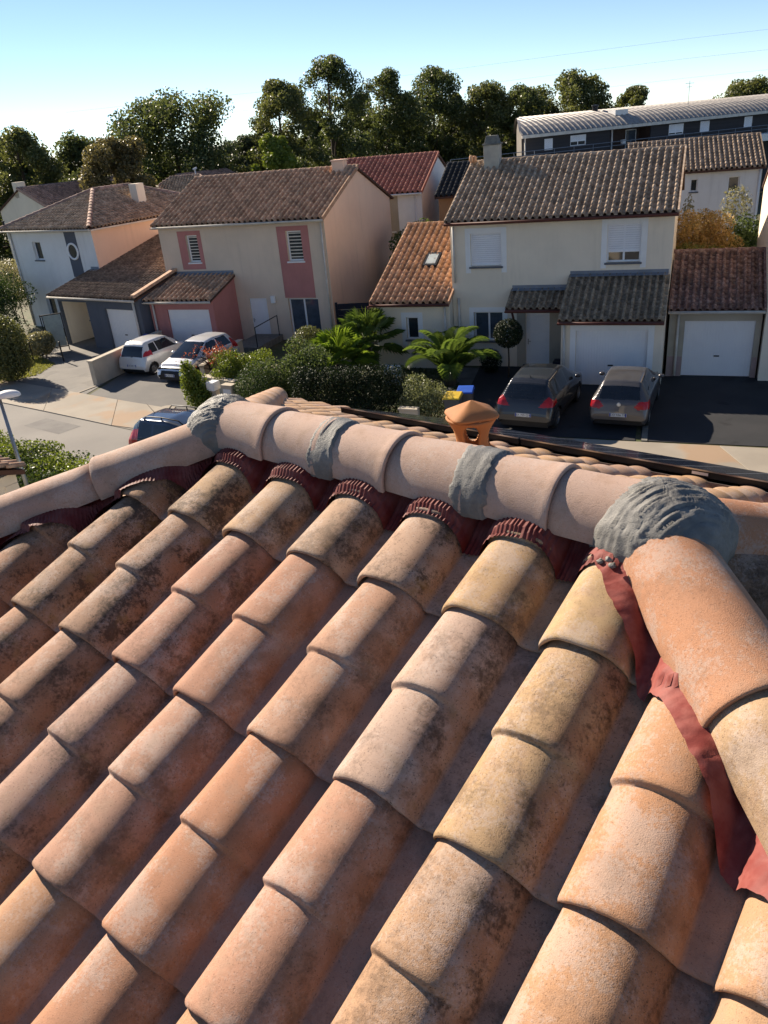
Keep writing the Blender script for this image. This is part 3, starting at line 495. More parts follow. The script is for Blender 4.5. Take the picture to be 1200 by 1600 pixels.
for i, w_ in enumerate(wins): window(lb, *w_, leaves=2 if i in (1, 2) else 1, shutter=(.95, .55, .75, .95, .95)[i], sill=None, depth=.05)
window(lb, 12.2, 13.4, 5.2, 7.0, 1.5, leaves=1, sill=None, depth=.02, gl='curtain'); MB().lathe([(.2, 0), (.24, .3), (.2, .35), (0, .36)], 8, (11.2, .6, 5.9)).build('potted_plant', M_['offwhite'], lb)
sec = [(-.5, 7.30), (-.5, 7.48), (-.1, 7.75), (.6, 8.12), (1.6, 8.47), (3.0, 8.75), (4.5, 8.84), (6.0, 8.75), (7.4, 8.47), (8.4, 8.12), (9.1, 7.75), (9.5, 7.48)]
MB().add([(0, 0, 0), (4.95, 9, 0)] + [(.55 * y, y, z - .04) for y, z in sec[::-1][1:-1] if 0 <= y <= 9], [tuple(range(2 + sum(1 for y, z in sec[::-1][1:-1] if 0 <= y <= 9)))]).build('end_wall', rmet, lb)
rfm = MB().grid([[(-.3 + .55 * max(0, y), y, z), (Lb_ + 3, y, z)] for y, z in sec]).build('roof', rmet, lb)
k = MB(); nr = 66
for i in range(nr):
    x = -.28 + i * (Lb_ + .1) / nr; k.grid([[(x, y, z + .002), (x+.07, y, z + .075), (x+.15, y, z + .075), (x+.22, y, z + .002)] for y, z in sec[1:] if x > .55 * y - .3 or y <= 0])
k.build('roof_ribs', rmet, rfm); MB().box(-.34, Lb_, -.62, -.5, 7.22, 7.46).build('gutter', M_['fascia'], lb); pipe(lb, [(.25, -.1, 7.25), (.25, -.1, 3)], 'fascia', .07); pipe(lb, [(9.4, -.1, 7.25), (9.4, -.1, 3)], 'fascia', .07)
MB().box(10.6, 12.0, 1.1, 2.2, 8.2, 8.75).build('roof_hatch', M_['offwhite'], lb); MB().lathe([(.25, 0), (.25, .45), (.33, .48), (.33, .6), (0, .65)], 10, (10.2, 3.6, 8.7)).build('roof_fan', M_['black'], lb)
rr = MB(); rr.tube([(-8, -2.0, 6.25), (Lb_, -2.0, 6.25)], .03, 5); rr.tube([(-8, -2.0, 5.95), (Lb_, -2.0, 5.95)], .03, 5)
for i in range(23): rr.tube([(-8 + i*2, -2.0, 5.4), (-8 + i*2, -2.0, 6.25)], .025, 5)
rr.build('railing', M_['zinc'], lb)
MB().box(-8, Lb_, -2.2, -.05, 4.9, 5.5).build('terrace_edge', M_['offwhite'], lb); MB().box(-8, -.02, -.04, 1.5, 0, 5.48).build('base', M_['taupe'], lb)
# garage corner on the left below the roof
hg = thing('garage', 'cream outbuilding corner with brown tile edge at the left below the hip', 'outbuilding', (-7.2, 14.35, 0), R(-38))
MB().box(-6, 0, -3.5, 0, 0, 3.55).build('wall', M_['cream'], hg); m = MB(); m.box(-.35, .012, -3.5, .02, 3.35, 3.549); m.box(-.3, .02, -.26, .014, 0, 3.34); m.build('corner_trim', M_['cream'], hg)
rf = MB().add([(-6.2,-3.6,4.9), (.15,-3.6,4.9), (.15,.15,3.58), (-6.2,.15,3.58), (.15,-3.6,4.8), (.15,.15,3.48), (-6.2,.15,3.48)], [(0,3,2,1), (1,2,5,4), (2,3,6,5)]).build('roof', M_['deck'], hg)
tiles(rf, (.17, .18, 3.62), (-1,0,0), (0,-3.75,1.32), 23, 12, .275, .33, .09, M_['tile_brown'], limit=140)
# ------------------------------------------------------------------ the roof in the foreground
Wt = .35; TP = .379; TT = math.tan(TP); CT, ST = math.cos(TP), math.sin(TP); EX = .3136
fr = thing('house', 'house under the camera with weathered terracotta tile roof, mortared ridge and hips', 'house', (-1.160, 3.220, 0), -.695)
YR, ZR, RR = .434, 7.806, .155; XA, XB = .300, 2.21
ZO = 7.653; HD = 4.1
def zr(x): return ZR + .022 * (XB - x) / (XB - XA)
# base plane of the tile pans, perpendicular drop below the measured crest plane
HB = .112; ZP = ZO - .108 / CT
ws = MB(); x0, x1, y0, y1 = XA - HD + .45, XB + HD - .45, YR - HD + .45, YR + HD - .45
ws.box(x0, x1, y0, y1, 0, 5.9); ws.build('wall', M_['cream'], fr)
zr0 = ZP + TT * YR - .02; ze0 = zr0 - TT * HD
cc = [(XA-HD, YR-HD, ze0), (XB+HD, YR-HD, ze0), (XB+HD, YR+HD, ze0), (XA-HD, YR+HD, ze0), (XA, YR, zr0), (XB, YR, zr0)]
slopes = []
for nm, idx in (('near_slope', (0,1,5,4)), ('right_slope', (1,2,5)), ('far_slope', (2,3,4,5)), ('left_slope', (3,0,4))):
    slopes.append(MB().slab([cc[i] for i in idx], .12).build('roof_slope', M_['deck'], fr))
def prof(s):                                  # tile profile over one pitch, s in 0..1.08
    t = s / .81
    if t <= 0: return .004
    if t < 1: return HB * max(0, 1 - abs(2 * t - 1) ** 2.5) ** .56 + .003
    return .002 + .004 * ((s - .85) / .15) ** 2 * (1 if s < 1 else 1)
SS = [0, .006, .02, .045, .08, .12, .165, .21, .255, .30, .35, .40, .45, .50, .55, .60, .645, .68, .71, .745, .775, .795, .806, .812, .84, .92, 1.0, 1.07]
E2 = 2 * EX; LT = E2 + .085; TH = .021
def sm(a, b, x): x = min(1, max(0, (x - a) / (b - a))); return x * x * (3 - 2 * x)
def surf(s, y):                               # height of one tile: real nose at y = 0, moulded step half way up
    if y < EX: K = 1 - .065 * max(0, y) / EX; st = 0
    else: K = 1 - .07 * (y - EX) / EX; st = .014 * (1 - .7 * (y - EX) / EX)
    e = sm(EX - .005, EX + .010, y); K = (1 - .065) * (1 - e) + K * e if abs(y - EX) < .012 else K
    m = sm(.80, .60, s) * sm(-.04, .05, s); return prof(s) * K + st * e * m + .031 * (1 - max(y, 0) / LT), K
def fg_tile(seed):
    rd = random.Random(seed); rows = []
    secs = [(.030, -TH), (.004, -TH*.95), (-.001, -TH*.7), (-.001, -TH*.35), (.002, -.0045), (.007, -.0012), (.014, 0), (.035, 0), (.11, 0), (.2, 0), (.27, 0), (EX - .006, 0), (EX - .003, 0), (EX, 0), (EX + .003, 0), (EX + .006, 0), (EX + .010, 0), (EX + .03, 0), (EX + .1, 0), (EX + .2, 0), (EX + .3, 0), (LT, 0)]
    wob = [rd.uniform(-.0028, .0028) for _ in range(6)]; q = rd.uniform(0, 50)
    for y, off in secs:
        row = []
        for i, s in enumerate(SS):
            z, K = surf(s, y); ds = .004; nx = -(prof(s+ds) - prof(s-ds)) / (2 * ds * Wt); ln = math.hypot(nx, 1); nx, nz_ = max(-1.4, min(1.4, nx)) / ln, 1 / ln
            x = ((s - .38) * (K if s < .76 else K + (1-K) * min(1, (s-.76) / .2)) + .38) * Wt
            w = wob[0] * math.sin(i * .5 + wob[1] * 900) + wob[2] * math.sin(y * 14 + wob[3] * 900) + .0016 * mnoise.noise(Vector((s * 6, y * 9, q)))
            row.append((x + nx * off, y + ((wob[4] * math.sin(i * .4) + .0022 * mnoise.noise(Vector((s * 22, q, 1)))) if y < .05 or abs(y - EX) < .012 else 0), z + nz_ * off + w))
        rows.append(row)
    return MB().grid(rows).mesh('tile', TERRA_T, True)
FGT = [fg_tile(k) for k in range(7)]
PAL = [((.375, .185, .118), .16), ((.40, .225, .15), .22), ((.36, .21, .15), .5), ((.40, .20, .105), .22), ((.38, .26, .195), .55), ((.395, .26, .14), .42), ((.34, .215, .125), .65), ((.32, .175, .105), .75), ((.39, .175, .09), .25)]
DK = (.30, .175, .11); SPEC = {(-1,0): ((.29,.17,.11),.9), (0,0): ((.30,.18,.11),.85), (1,0): ((.33,.215,.125),.85), (2,0): ((.36,.24,.15),.5), (3,0): ((.37,.25,.17),.55), (4,0): ((.37,.25,.18),.7), (5,0): ((.40,.265,.145),.4), (6,0): ((.42,.29,.16),.25), (7,0): ((.41,.28,.16),.3),
 (0,1): ((.31,.19,.12),.8), (1,1): ((.34,.21,.14),.75), (2,1): ((.36,.20,.14),.45), (3,1): ((.39,.21,.14),.2), (4,1): ((.395,.23,.155),.35), (5,1): ((.40,.285,.225),.5), (6,1): ((.39,.26,.145),.55), (7,1): ((.40,.215,.12),.22), (8,1): ((.41,.24,.14),.2),
 (0,2): ((.35,.20,.13),.6), (1,2): ((.37,.22,.15),.5), (2,2): ((.37,.235,.18),.45), (3,2): ((.385,.225,.16),.3), (4,2): ((.40,.205,.125),.15), (5,2): ((.395,.22,.15),.3), (6,2): ((.36,.225,.14),.6), (7,2): ((.37,.21,.12),.45), (8,2): ((.40,.25,.15),.3),
 (1,3): ((.33,.19,.12),.7), (2,3): ((.34,.20,.12),.6), (3,3): ((.41,.235,.14),.12), (4,3): ((.40,.21,.13),.2), (5,3): ((.37,.22,.13),.3), (6,3): ((.38,.25,.15),.4)}
def pick(ci, rj):
    if (ci, rj) in SPEC: c, d = SPEC[ci, rj]; k = random.uniform(.98, 1.04); return (c[0]*k, c[1]*k, c[2]*k, d)
    return pick_any(ci, rj)
def pick_any(ci, rj):
    """buff on the right, pink in the middle, brown and stained on the left as the roof is"""
    if ci >= 7: w = [1, 1, 1, 4, 1, 2, 1, 0, 4]
    elif ci >= 6: w = [0, .3, 0, 1, 0, 5, 3, 0, 1]
    elif ci >= 5: w = [1, 1, 3, 1, 5, .6, .5, 0, 0]
    elif ci >= 3: w = [5, 5, 3, 3, 2, 0, 0, .3, 1]
    elif ci >= 1.5: w = [4, 4, 3, 2, 1, 0, .4, 1.5, 1]
    else: w = [1, 1, 1, .5, .5, 1.5, 4, 5, .5]
    if rj == 0 and ci > 2.5: w = [.5, 1, 2, 1, 2, 3, 3, 1, 0]
    c, d = random.choices(PAL, w)[0]; k = random.uniform(.93, 1.07)
    return (c[0]*k, c[1]*k * random.uniform(.97, 1.03), c[2]*k, min(1, max(0, d + random.uniform(-.12, .2))))
def lay(slope, org, u, up, cols, rows, keep, cuts, colour, dx=-.028, limit_v=None):
    """tiles of one slope; `cuts` are planes (point, outward normal) in house space along the hips"""
    u = Vector(u); up = Vector(up).normalized(); nn = u.cross(up).normalized()
    for j in rows:
        for i in cols:
            o = Vector(org) + u * (i * Wt + dx + random.uniform(-.004, .004)) - up * (j * E2 + random.uniform(-.005, .005)) + nn * random.uniform(-.001, .002)
            ctr = o + u * Wt * .5 + up * LT * .45
            if not keep(ctr): continue
            a = random.uniform(-.013, .013); uu = u * math.cos(a) + up * math.sin(a); vv = nn.cross(uu)
            Mx = Matrix(((uu.x, vv.x, nn.x, o.x), (uu.y, vv.y, nn.y, o.y), (uu.z, vv.z, nn.z, o.z), (0, 0, 0, 1)))
            me = random.choice(FGT); cs = [(p, n_) for p, n_ in cuts if max((Mx @ v.co - Vector(p)).dot(Vector(n_)) for v in me.vertices) > 0]
            if cs:
                bm = bmesh.new(); bm.from_mesh(me); inv = Mx.inverted()
                for p, n_ in cs: bmesh.ops.bisect_plane(bm, geom=bm.verts[:] + bm.edges[:] + bm.faces[:], plane_co=inv @ Vector(p), plane_no=(inv.to_3x3() @ Vector(n_)), clear_outer=True)
                if len(bm.faces) < 8: bm.free(); continue
                me = bpy.data.meshes.new('tile'); bm.to_mesh(me); bm.free(); me.materials.append(TERRA_T); me.shade_smooth()
            t = obj('tile', me, slope); t.matrix_basis = Mx; t.color = colour(i, j)
q2 = math.sqrt(.5); A3 = (XA, YR, 0); B3 = (XB, YR, 0); g_ = .16
cutL = ((XA, YR - g_, 0), (-q2, q2, 0)); cutR = ((XB, YR - g_, 0), (q2, q2, 0)); cutT = ((0, YR - .165, 0), (0, 1, 0))
lay(slopes[0], (0, 0, ZP), (1,0,0), (0, CT, ST), range(-11, 18), range(0, 7), lambda c: XA - (YR - c.y) - .3 < c.x < XB + (YR - c.y) + .3, [cutL, cutR, cutT], pick)
zf = ZP + TT * 2 * YR
def tan_pick(i, j): c = random.choice([(.44, .27, .145), (.46, .29, .165), (.41, .245, .14), (.38, .235, .16)]); return (*c, random.uniform(0, .25))
cLf = ((XA, YR + g_, 0), (-q2, -q2, 0)); cRf = ((XB, YR + g_, 0), (q2, -q2, 0))
lay(slopes[2], (0, 2 * YR, ZP), (-1,0,0), (0, -CT, ST), range(-18, 11), range(0, 7), lambda c: XA - (c.y - YR) - .3 < c.x < XB + (c.y - YR) + .3, [cLf, cRf, ((0, YR + .03, 0), (0, -1, 0))], tan_pick)
lay(slopes[3], (XA - YR, YR, ZP), (0,-1,0), (CT, 0, ST), range(-12, 12), range(0, 7), lambda c: abs(c.y - YR) < (XA - c.x) + .3, [((XA - g_, YR, 0), (q2, -q2, 0)), ((XA - g_, YR, 0), (q2, q2, 0))], tan_pick)
lay(slopes[1], (XB + YR, YR, ZP), (0,1,0), (-CT, 0, ST), range(-12, 12), range(0, 7), lambda c: abs(c.y - YR) < (c.x - XB) + .3, [((XB + g_, YR, 0), (-q2, -q2, 0)), ((XB + g_, YR, 0), (-q2, q2, 0))], pick)
# ridge and hip tiles
def cap_tile(name, p0, p1, r0, r1, col, dirt, collar=.012, span=100, both=True, holes=False):
    p0 = Vector(p0); p1 = Vector(p1); d = p1 - p0; L = d.length; dd = d.normalized(); e = dd.cross(Vector((0,0,1))).normalized(); k = e.cross(dd)
    st = [(0.0, -.014), (0.0, 0), (.15, 0), (.4, 0), (.65, 0), (.84, 0), (1 - .030/L, collar * .5), (1 - .022/L, collar), (1 - .006/L, collar), (1 - .001/L, collar * .7), (1.0, collar * .2), (1.0, -.012), (1 - .03/L, -.016)]
    ph1 = random.uniform(0, 6); P = []
    for f, off in st:
        row = []
        for m in range(33):
            t = R(-span + 2 * span * m / 32); r_ = r0 + (r1 - r0) * f + off + .0016 * math.sin(3 * t + ph1) + .0014 * math.sin(f * 9 + ph1)
            row.append(p0 + dd * (L * f) + (e * math.sin(t) * 1.0 + k * math.cos(t)) * r_)
        P.append(row)
    mb = MB().grid(P)
    for side in (0, 32):                      # lower edges get thickness
        ed = [p[side] for p in P[1:12]]; inn = [q_ + (p0 + dd * (q_ - p0).dot(dd) - q_).normalized() * .014 for q_ in ed]
        mb.grid([ed, inn] if side else [inn, ed])
    o = mb.build(name, TERRA, fr, True); o.color = (*col, dirt); return o, (p0, dd, e, k)
GP = (.44, .31, .25); joints = [XA - .06, 1.81 * Wt, 2.69 * Wt, 3.66 * Wt, 4.64 * Wt, 5.55 * Wt, XB + .10]
for k in range(6):
    a, b = joints[k], joints[k+1]; j = random.uniform(-.02, .02)
    cap_tile('ridge_tile', (a - .03, YR, zr(a - .03)), (b, YR, zr(b)), RR - .017, RR - .002, (GP[0] + j, GP[1] + j, GP[2] + j), .10, .0025)
HS = TT / math.sqrt(2)
def hip(p, dx, dy, n, ls, cols, r=.138, hs=HS):
    p = Vector(p); d = Vector((dx * q2, dy * q2, -hs)); s = 0
    for i in range(n):
        L = ls[min(i, len(ls)-1)]; c, dr = cols[i % len(cols)]
        cap_tile('hip_tile', p + d * (s - .03), p + d * (s + L), r - .014, r - .002, c, dr, .004); s += L
hip((XA, YR, ZR + .002), -1, -1, 8, [.62, .74], [((.42, .28, .215), .25), ((.41, .265, .205), .25)], .130, HS * .93)
hip((XB, YR, ZR + .006), 1, -1, 8, [.69, .74], [((.42, .215, .125), .22), ((.38, .26, .16), .40), ((.42, .2, .11), .1)], .152)
hip((XA, YR, ZR - .004), -1, 1, 8, [.6, .74], [((.44, .27, .165), .1)]); hip((XB, YR, ZR - .004), 1, 1, 8, [.8, .74], [((.42, .2, .11), .1)])
# nail heads and nail holes on the right hip
hd = Vector((q2, -q2, -HS)); e_ = Vector((q2, q2, 0)); dn_ = hd.normalized(); up_ = e_.cross(dn_)
if up_.z < 0: up_ = -up_
for s, a, r_ in ((.54, 14, .0075), (.60, 4, .006)):
    c = Vector((XB, YR, ZR)) + hd * s + (e_ * math.sin(R(a)) + up_ * math.cos(R(a))) * .146; mb = MB(); n = 10
    for rr_, zz_ in ((r_*1.3, .000), (r_*1.1, .004), (r_*.5, .0045)): mb.v += [tuple(c + (e_ * math.cos(2*math.pi*j/n) + dn_ * math.sin(2*math.pi*j/n)) * rr_ + up_ * zz_) for j in range(n)]
    mb.f = [(i*n+j, i*n+(j+1) % n, (i+1)*n+(j+1) % n, (i+1)*n+j) for i in range(2) for j in range(n)] + [tuple(range(2*n, 3*n))]
    mb.build('nail', pm('rusty_nail', (.10, .05, .035), None), fr)
# mortar on joints and junctions
def nz(x, y, z, s=0): return mnoise.noise(Vector((x, y, z + s)))
def mortar_ring(x, half, thick, lean=.0):
    P = []
    for i in range(15):
        f = -1 + 2 * i / 14; row = []
        for m in range(61):
            t = R(-104 + 208 * m / 60); edge = .30 * nz(t * 2.4, x * 9, 3) + .18 * nz(t * 9, x * 5, 8)
            h = thick * max(0, 1 - abs(f) ** 3); st = .003 * nz(f * 3, t * 1.0, 5 + x) + .0035 * nz(f * 10, t * 1.3, 1) + .0028 * nz(f * 26, t * 1.8, 2) + .001 * nz(f*18, t * 18, 4)
            rr = RR - .007 + h + st * (1 if abs(f) < .9 else 0) - (.012 if abs(f) > .95 else 0)
            row.append((x + f * half * (1 + edge) + lean * math.sin(t), YR - math.sin(t) * rr, zr(x) + math.cos(t) * rr))
        P.append(row)
    return MB().grid([r_[::-1] for r_ in P]).build('mortar_joint', MORTAR, fr, True)
mortar_ring(2.69 * Wt, .066, .007, .020); mortar_ring(4.64 * Wt, .074, .008, .016)
def mortar_blob(c, rx, ry, rz, seed, hips, ang):
    P = []; n1, n2 = 130, 64; ca, sa = math.cos(ang), math.sin(ang)
    for i in range(n2 + 1):
        ph = R(-24) + (R(90) - R(-24)) * i / n2; row = []
        for j in range(n1 + 1):
            t = 2 * math.pi * j / n1; d = Vector((math.cos(ph) * math.cos(t), math.cos(ph) * math.sin(t), math.sin(ph)))
            a, b = d.x * ca + d.y * sa, -d.x * sa + d.y * ca
            rad = 1 / math.sqrt((d.x / rx) ** 2 + (d.y / ry) ** 2 + (d.z / rz) ** 2)
            for hx, hy in hips:               # swell over the hips
                al = max(0, d.x * hx + d.y * hy); rad += .030 * al ** 6
            st = .004 * nz(a * 1.0 + .3*d.z, b * 6, d.z * 1.2, seed) + .007 * abs(nz(a * 1.6 + .4 * nz(d.x*3, d.y*3, d.z*3), b * 18, d.z * 1.6, seed + 3)) + .0058 * nz(a * 1.6, b * 40, d.z * 3, seed + 7) + .004 * nz(d.x * 4, d.y * 4, d.z * 4, seed + 9) + .0016 * nz(d.x * 16, d.y * 16, d.z * 16, seed)
            rad += st; row.append((c[0] + d.x * rad, c[1] + d.y * rad, c[2] + d.z * rad))
        P.append(row)
    return MB().grid(P).build('mortar_cap', MORTAR, fr, True)
mortar_blob((XB + .055, YR - .015, ZR - .010), .200, .198, .174, 4, [(q2, -q2), (q2, q2), (-1, 0)], R(55))
mortar_blob((XA - .03, YR, ZR + .018), .165, .164, .160, 31, [(-q2, -q2), (-q2, q2), (1, 0)], R(25))
for k in range(7):
    c = Vector((XB - .03 + .02 * k * random.random(), YR - .20 - .02 * random.random(), ZR - .02)) + Vector((random.uniform(-.03, .05), random.uniform(-.03, .02), random.uniform(-.01, .02)))
    P = [[tuple(c + Vector((math.cos(ph) * math.cos(t), math.cos(ph) * math.sin(t), math.sin(ph) * .7)) * (.012 + .006 * nz(t, ph, k * 3)) * random.uniform(.8, 1.1)) for t in [2*math.pi*j/9 for j in range(10)]] for ph in [R(-80 + 32*i) for i in range(6)]]
    MB().grid(P).build('mortar_crumb', MORTAR, fr, True)
# pleated red ventilation strip under the ridge and the hips
def roofz(x, y):                              # height of the tiled near slope at plan position
    sx_ = ((x + .028) / Wt) % 1.0; yy = y; h0 = .05
    for _ in range(3):
        yy = y + ST * h0; v = -yy / CT; j = max(0, math.ceil(v / E2 - 1e-6)); h0 = surf(sx_, j * E2 - v)[0]
    return ZP + TT * yy + h0 * CT
def strip_ridge():
    P = []; xs = np.arange(XA - .05, XB + .03, Wt / 170)
    for f in np.linspace(0, 1, 13):
        row = []
        for x in xs:
            y = YR - .05 - f * (.154 + .010 * nz(x * 7, 0, 1)); z = max(roofz(x, y), roofz(x, y - .012)) + .015
            zt = zr(x) - .012; tens = (1 - f) ** 1.5; z = max(z + .0, z * (1 - tens * .75) + (zt - TT * (f * .1)) * tens * .75)
            pl = abs(((x / Wt * 21 + .35 * nz(x * 25, 0, 7)) % 1) - .5) * 2; z += .0052 * (pl - .5) * min(1, f * 3)
            row.append((x, y, z))
        P.append(row)
    return MB().grid(P).build('ventilation_strip', FLASH, fr, False)
strip_ridge()
def strip_hip(sg, px, seed, wid, pleat):
    P = []; n = 620
    for f in np.linspace(0, 1, 12):
        row = []
        for i in range(n):
            s = .05 + 5.2 * i / n; cx = px + sg * q2 * s; cy = YR - q2 * s; w = .055 + f * (wid + .018 * nz(s * 6, seed, 2) + .010 * nz(s * 21, seed, 5))
            x = cx - sg * q2 * w; y = cy - q2 * w; zh = ZR - HS * s - .01; z = max(roofz(x, min(y, YR)), roofz(x, min(y + .02, YR)), roofz(x + .012, min(y, YR)), roofz(x - .012, min(y, YR))) + .008; kk = min(1, max(0, (w - .06) / .05)); kk = kk * kk * (3 - 2 * kk); z = z * kk + (ZP + TT * min(y, YR) + .05) * (1 - kk); tens = (1 - f) ** 1.3
            z = max(z * (1 - tens * .8) + zh * tens * .8, z + .004 * f); ss = s * 1.0 + f * .02
            if pleat: z += .0045 * (abs(((ss * 62) % 1) - .5) * 2 - .5)
            else: z += .005 * nz(s * 34, f * 3, seed) + .004 * nz(s * 80, f * 4.0, seed + 4) + .004 * nz(s * 9, f * 6, seed + 8)
            row.append((x, y, z))
        P.append(row)
    return MB().grid(P[::-1] if sg < 0 else P).build('ventilation_strip', FLASH if pleat else FLASH2, fr, not pleat)
FLASH2 = pm('crinkled_red_flashing', (.20, .04, .033), (.28, .085, .07), scale=16, rough=.62, spec=.22, bump=.3, bscale=150, bdist=.002)
strip_hip(-1, XA, 3, .135, True); strip_hip(1, XB, 8, .15, False)
# terracotta lantern vent on the far slope
vx, vy = 1.21, 1.02; vz = ZP + TT * (2*YR - vy) + .195; VENT = pm('orange_terracotta', (.42, .18, .065), (.37, .155, .06), scale=9, rough=.75, bump=.35, bscale=200, bdist=.002)
def se(t, p=4.5): return 1 / (abs(math.cos(t)) ** p + abs(math.sin(t)) ** p) ** (1/p)
vt = []; nA, nB = 72, 34; P = []; OR = R(-40)
for i in range(nB + 1):
    f = i / nB; r_ = .077 + (.038 * ((f - .35) / .65) ** 2 if f > .35 else .012 * ((.35 - f) / .35) ** 2); P.append([(vx + r_ * math.cos(2*math.pi*j/nA), vy + r_ * math.sin(2*math.pi*j/nA), vz + f * .165) for j in range(nA)])
vb = MB(); vb.v = [p for r_ in P for p in r_]
def hole(i, j):
    f = (i + .5) / nB; t = (2*math.pi*(j+.5)/nA); best = min(abs((t - (R(-60) + k*math.pi/2) + math.pi) % (2*math.pi) - math.pi) for k in range(4)); return (best / .46) ** 2 + ((f - .52) / .40) ** 2 < 1
vb.f = [(i*nA+j, i*nA+(j+1) % nA, (i+1)*nA+(j+1) % nA, (i+1)*nA+j) for i in range(nB) for j in range(nA) if not hole(i, j)]
vo = vb.build('roof_vent', VENT, fr, True); so = vo.modifiers.new('thick', 'SOLIDIFY'); so.thickness = .011; so.offset = -1
hat = MB(); pr = [(.0, .240), (.008, .237), (.055, .211), (.104, .184), (.107, .178), (.104, .172), (.094, .168), (.05, .162), (0, .160)]
hat.v = [(vx + r_ * se(2*math.pi*j/48 - OR) * math.cos(2*math.pi*j/48), vy + r_ * se(2*math.pi*j/48 - OR) * math.sin(2*math.pi*j/48), vz + z_) for r_, z_ in pr for j in range(48)]
hat.f = [((i+1)*48+j, (i+1)*48+(j+1) % 48, i*48+(j+1) % 48, i*48+j) for i in range(len(pr)-1) for j in range(48)]; hat.build('vent_hat', VENT, vo, True)
MB().lathe([(.13, -.06), (.125, -.01), (.10, .012), (.078, .02)], 32, (vx, vy, vz)).build('vent_base', VENT, vo, True)
# solar panels on the far slope
alu = pm('anodised_edge', (.42, .42, .43), None, rough=.3, metal=.8, bump=0); cell = pm('solar_cell', (.010, .012, .022), None, rough=.12, bump=0, spec=.6)
metal = pm('grey_brown_flashing', (.32, .265, .23), (.27, .225, .195), scale=6, rough=.5, metal=.3, bump=.1)
def far_z(y): return ZP + TT * (2*YR - y)
ylo, yhi = 4.35, 2.95
for k in range(4):
    a, b = -1.32 + k * 1.72, -1.32 + k * 1.72 + 1.70; lab = ('black framed solar panel behind the ridge, leftmost of the row', 'black framed solar panel behind the roof vent, middle of the row', 'black framed solar panel behind the large mortar cap, third of the row', 'black framed solar panel at the right edge, last of the row')[k]
    sp = thing('solar_panel', lab, 'solar panel', (-1.160, 3.220, 0), -.695, 'solar panels on the far roof slope')
    def slab_(x0, x1, y0, y1, d0, d1, nm, mt): return MB().add([(x0,y0,far_z(y0)+d0), (x1,y0,far_z(y0)+d0), (x1,y1,far_z(y1)+d0), (x0,y1,far_z(y1)+d0), (x0,y0,far_z(y0)+d1), (x1,y0,far_z(y0)+d1), (x1,y1,far_z(y1)+d1), (x0,y1,far_z(y1)+d1)], [(0,1,2,3), (7,6,5,4), (0,4,5,1), (1,5,6,2), (2,6,7,3), (3,7,4,0)]).build(nm, mt, sp)
    slab_(a, b, yhi, ylo, .155, .205, 'frame', M_['black']); slab_(a + .02, b - .02, yhi + .02, ylo - .02, .2055, .209, 'glass', cell); slab_(a, b, yhi - .006, yhi, .198, .208, 'edge_trim', alu); slab_(a - (.0 if k else -.1), b, yhi - .05, yhi + .02, .085, .135, 'lower_flashing', metal)
    for q in range(1, 6): slab_(a + (b-a) * q / 6 - .004, a + (b-a) * q / 6 + .004, yhi + .02, ylo - .02, .2092, .2098, 'cell_line', alu)
    if k == 1: slab_(a + 1.22, a + 1.32, yhi - .009, yhi - .0062, .170, .190, 'sticker', M_['plate'])
sp = thing('solar_panel', 'short dark solar panel on the left slope behind the left mortar cap', 'solar panel', (-1.160, 3.220, 0), -.695)
lz = lambda x: ZP + TT * (x - (XA - YR))
MB().add([(XA-1.35, YR+.25, lz(XA-1.35)+.20), (XA-1.35, YR+1.25, lz(XA-1.35)+.20), (XA-2.6, YR+1.6, lz(XA-2.6)+.20), (XA-2.6, YR+.25, lz(XA-2.6)+.20), (XA-1.35, YR+.25, lz(XA-1.35)+.15), (XA-1.35, YR+1.25, lz(XA-1.35)+.15), (XA-2.6, YR+1.6, lz(XA-2.6)+.15), (XA-2.6, YR+.25, lz(XA-2.6)+.15)], [(0,1,2,3), (7,6,5,4), (0,4,5,1), (1,5,6,2), (2,6,7,3), (3,7,4,0)]).build('frame', M_['black'], sp)
# ------------------------------------------------------------------ vegetation
LM = dict(oak=leafmat('oak_leaves', (.045, .066, .024), (.13, .15, .053), trans=.45), oak2=leafmat('yellowing_oak_leaves', (.054, .073, .024), (.16, .167, .058), trans=.46), brownish=leafmat('browning_leaves', (.08, .068, .032), (.18, .15, .068), trans=.42),
 far=leafmat('far_leaves', (.05, .07, .04), (.09, .11, .055)), laurel=leafmat('laurel_leaves', (.022, .042, .014), (.07, .105, .032), rough=.6, spec=.22, trans=.25), bright=leafmat('bright_leaves', (.07, .115, .016), (.20, .24, .035), trans=.4),
 photinia=leafmat('variegated_leaves', (.03, .06, .02), (.13, .165, .06), rough=.6, spec=.2), dark=leafmat('dark_hedge_leaves', (.008, .016, .007), (.024, .038, .014), rough=.6, spec=.22, trans=.15), silver=leafmat('silvery_leaves', (.09, .11, .05), (.25, .26, .13)),
 olive=leafmat('olive_leaves', (.06, .075, .025), (.17, .175, .06)), red=leafmat('red_leaves', (.16, .03, .02), (.36, .09, .05), trans=.5), palm=leafmat('palm_blades', (.07, .13, .015), (.22, .30, .04), rough=.35, trans=.45), palm2=leafmat('feather_blades', (.045, .085, .016), (.15, .21, .045), rough=.35, trans=.4),
 orange=leafmat('orange_plumes', (.36, .21, .07), (.60, .42, .18), trans=.45), greeny=leafmat('feathery_green', (.10, .13, .03), (.29, .28, .085), trans=.45), rosy=leafmat('pale_leaves', (.12, .13, .06), (.36, .32, .20)))
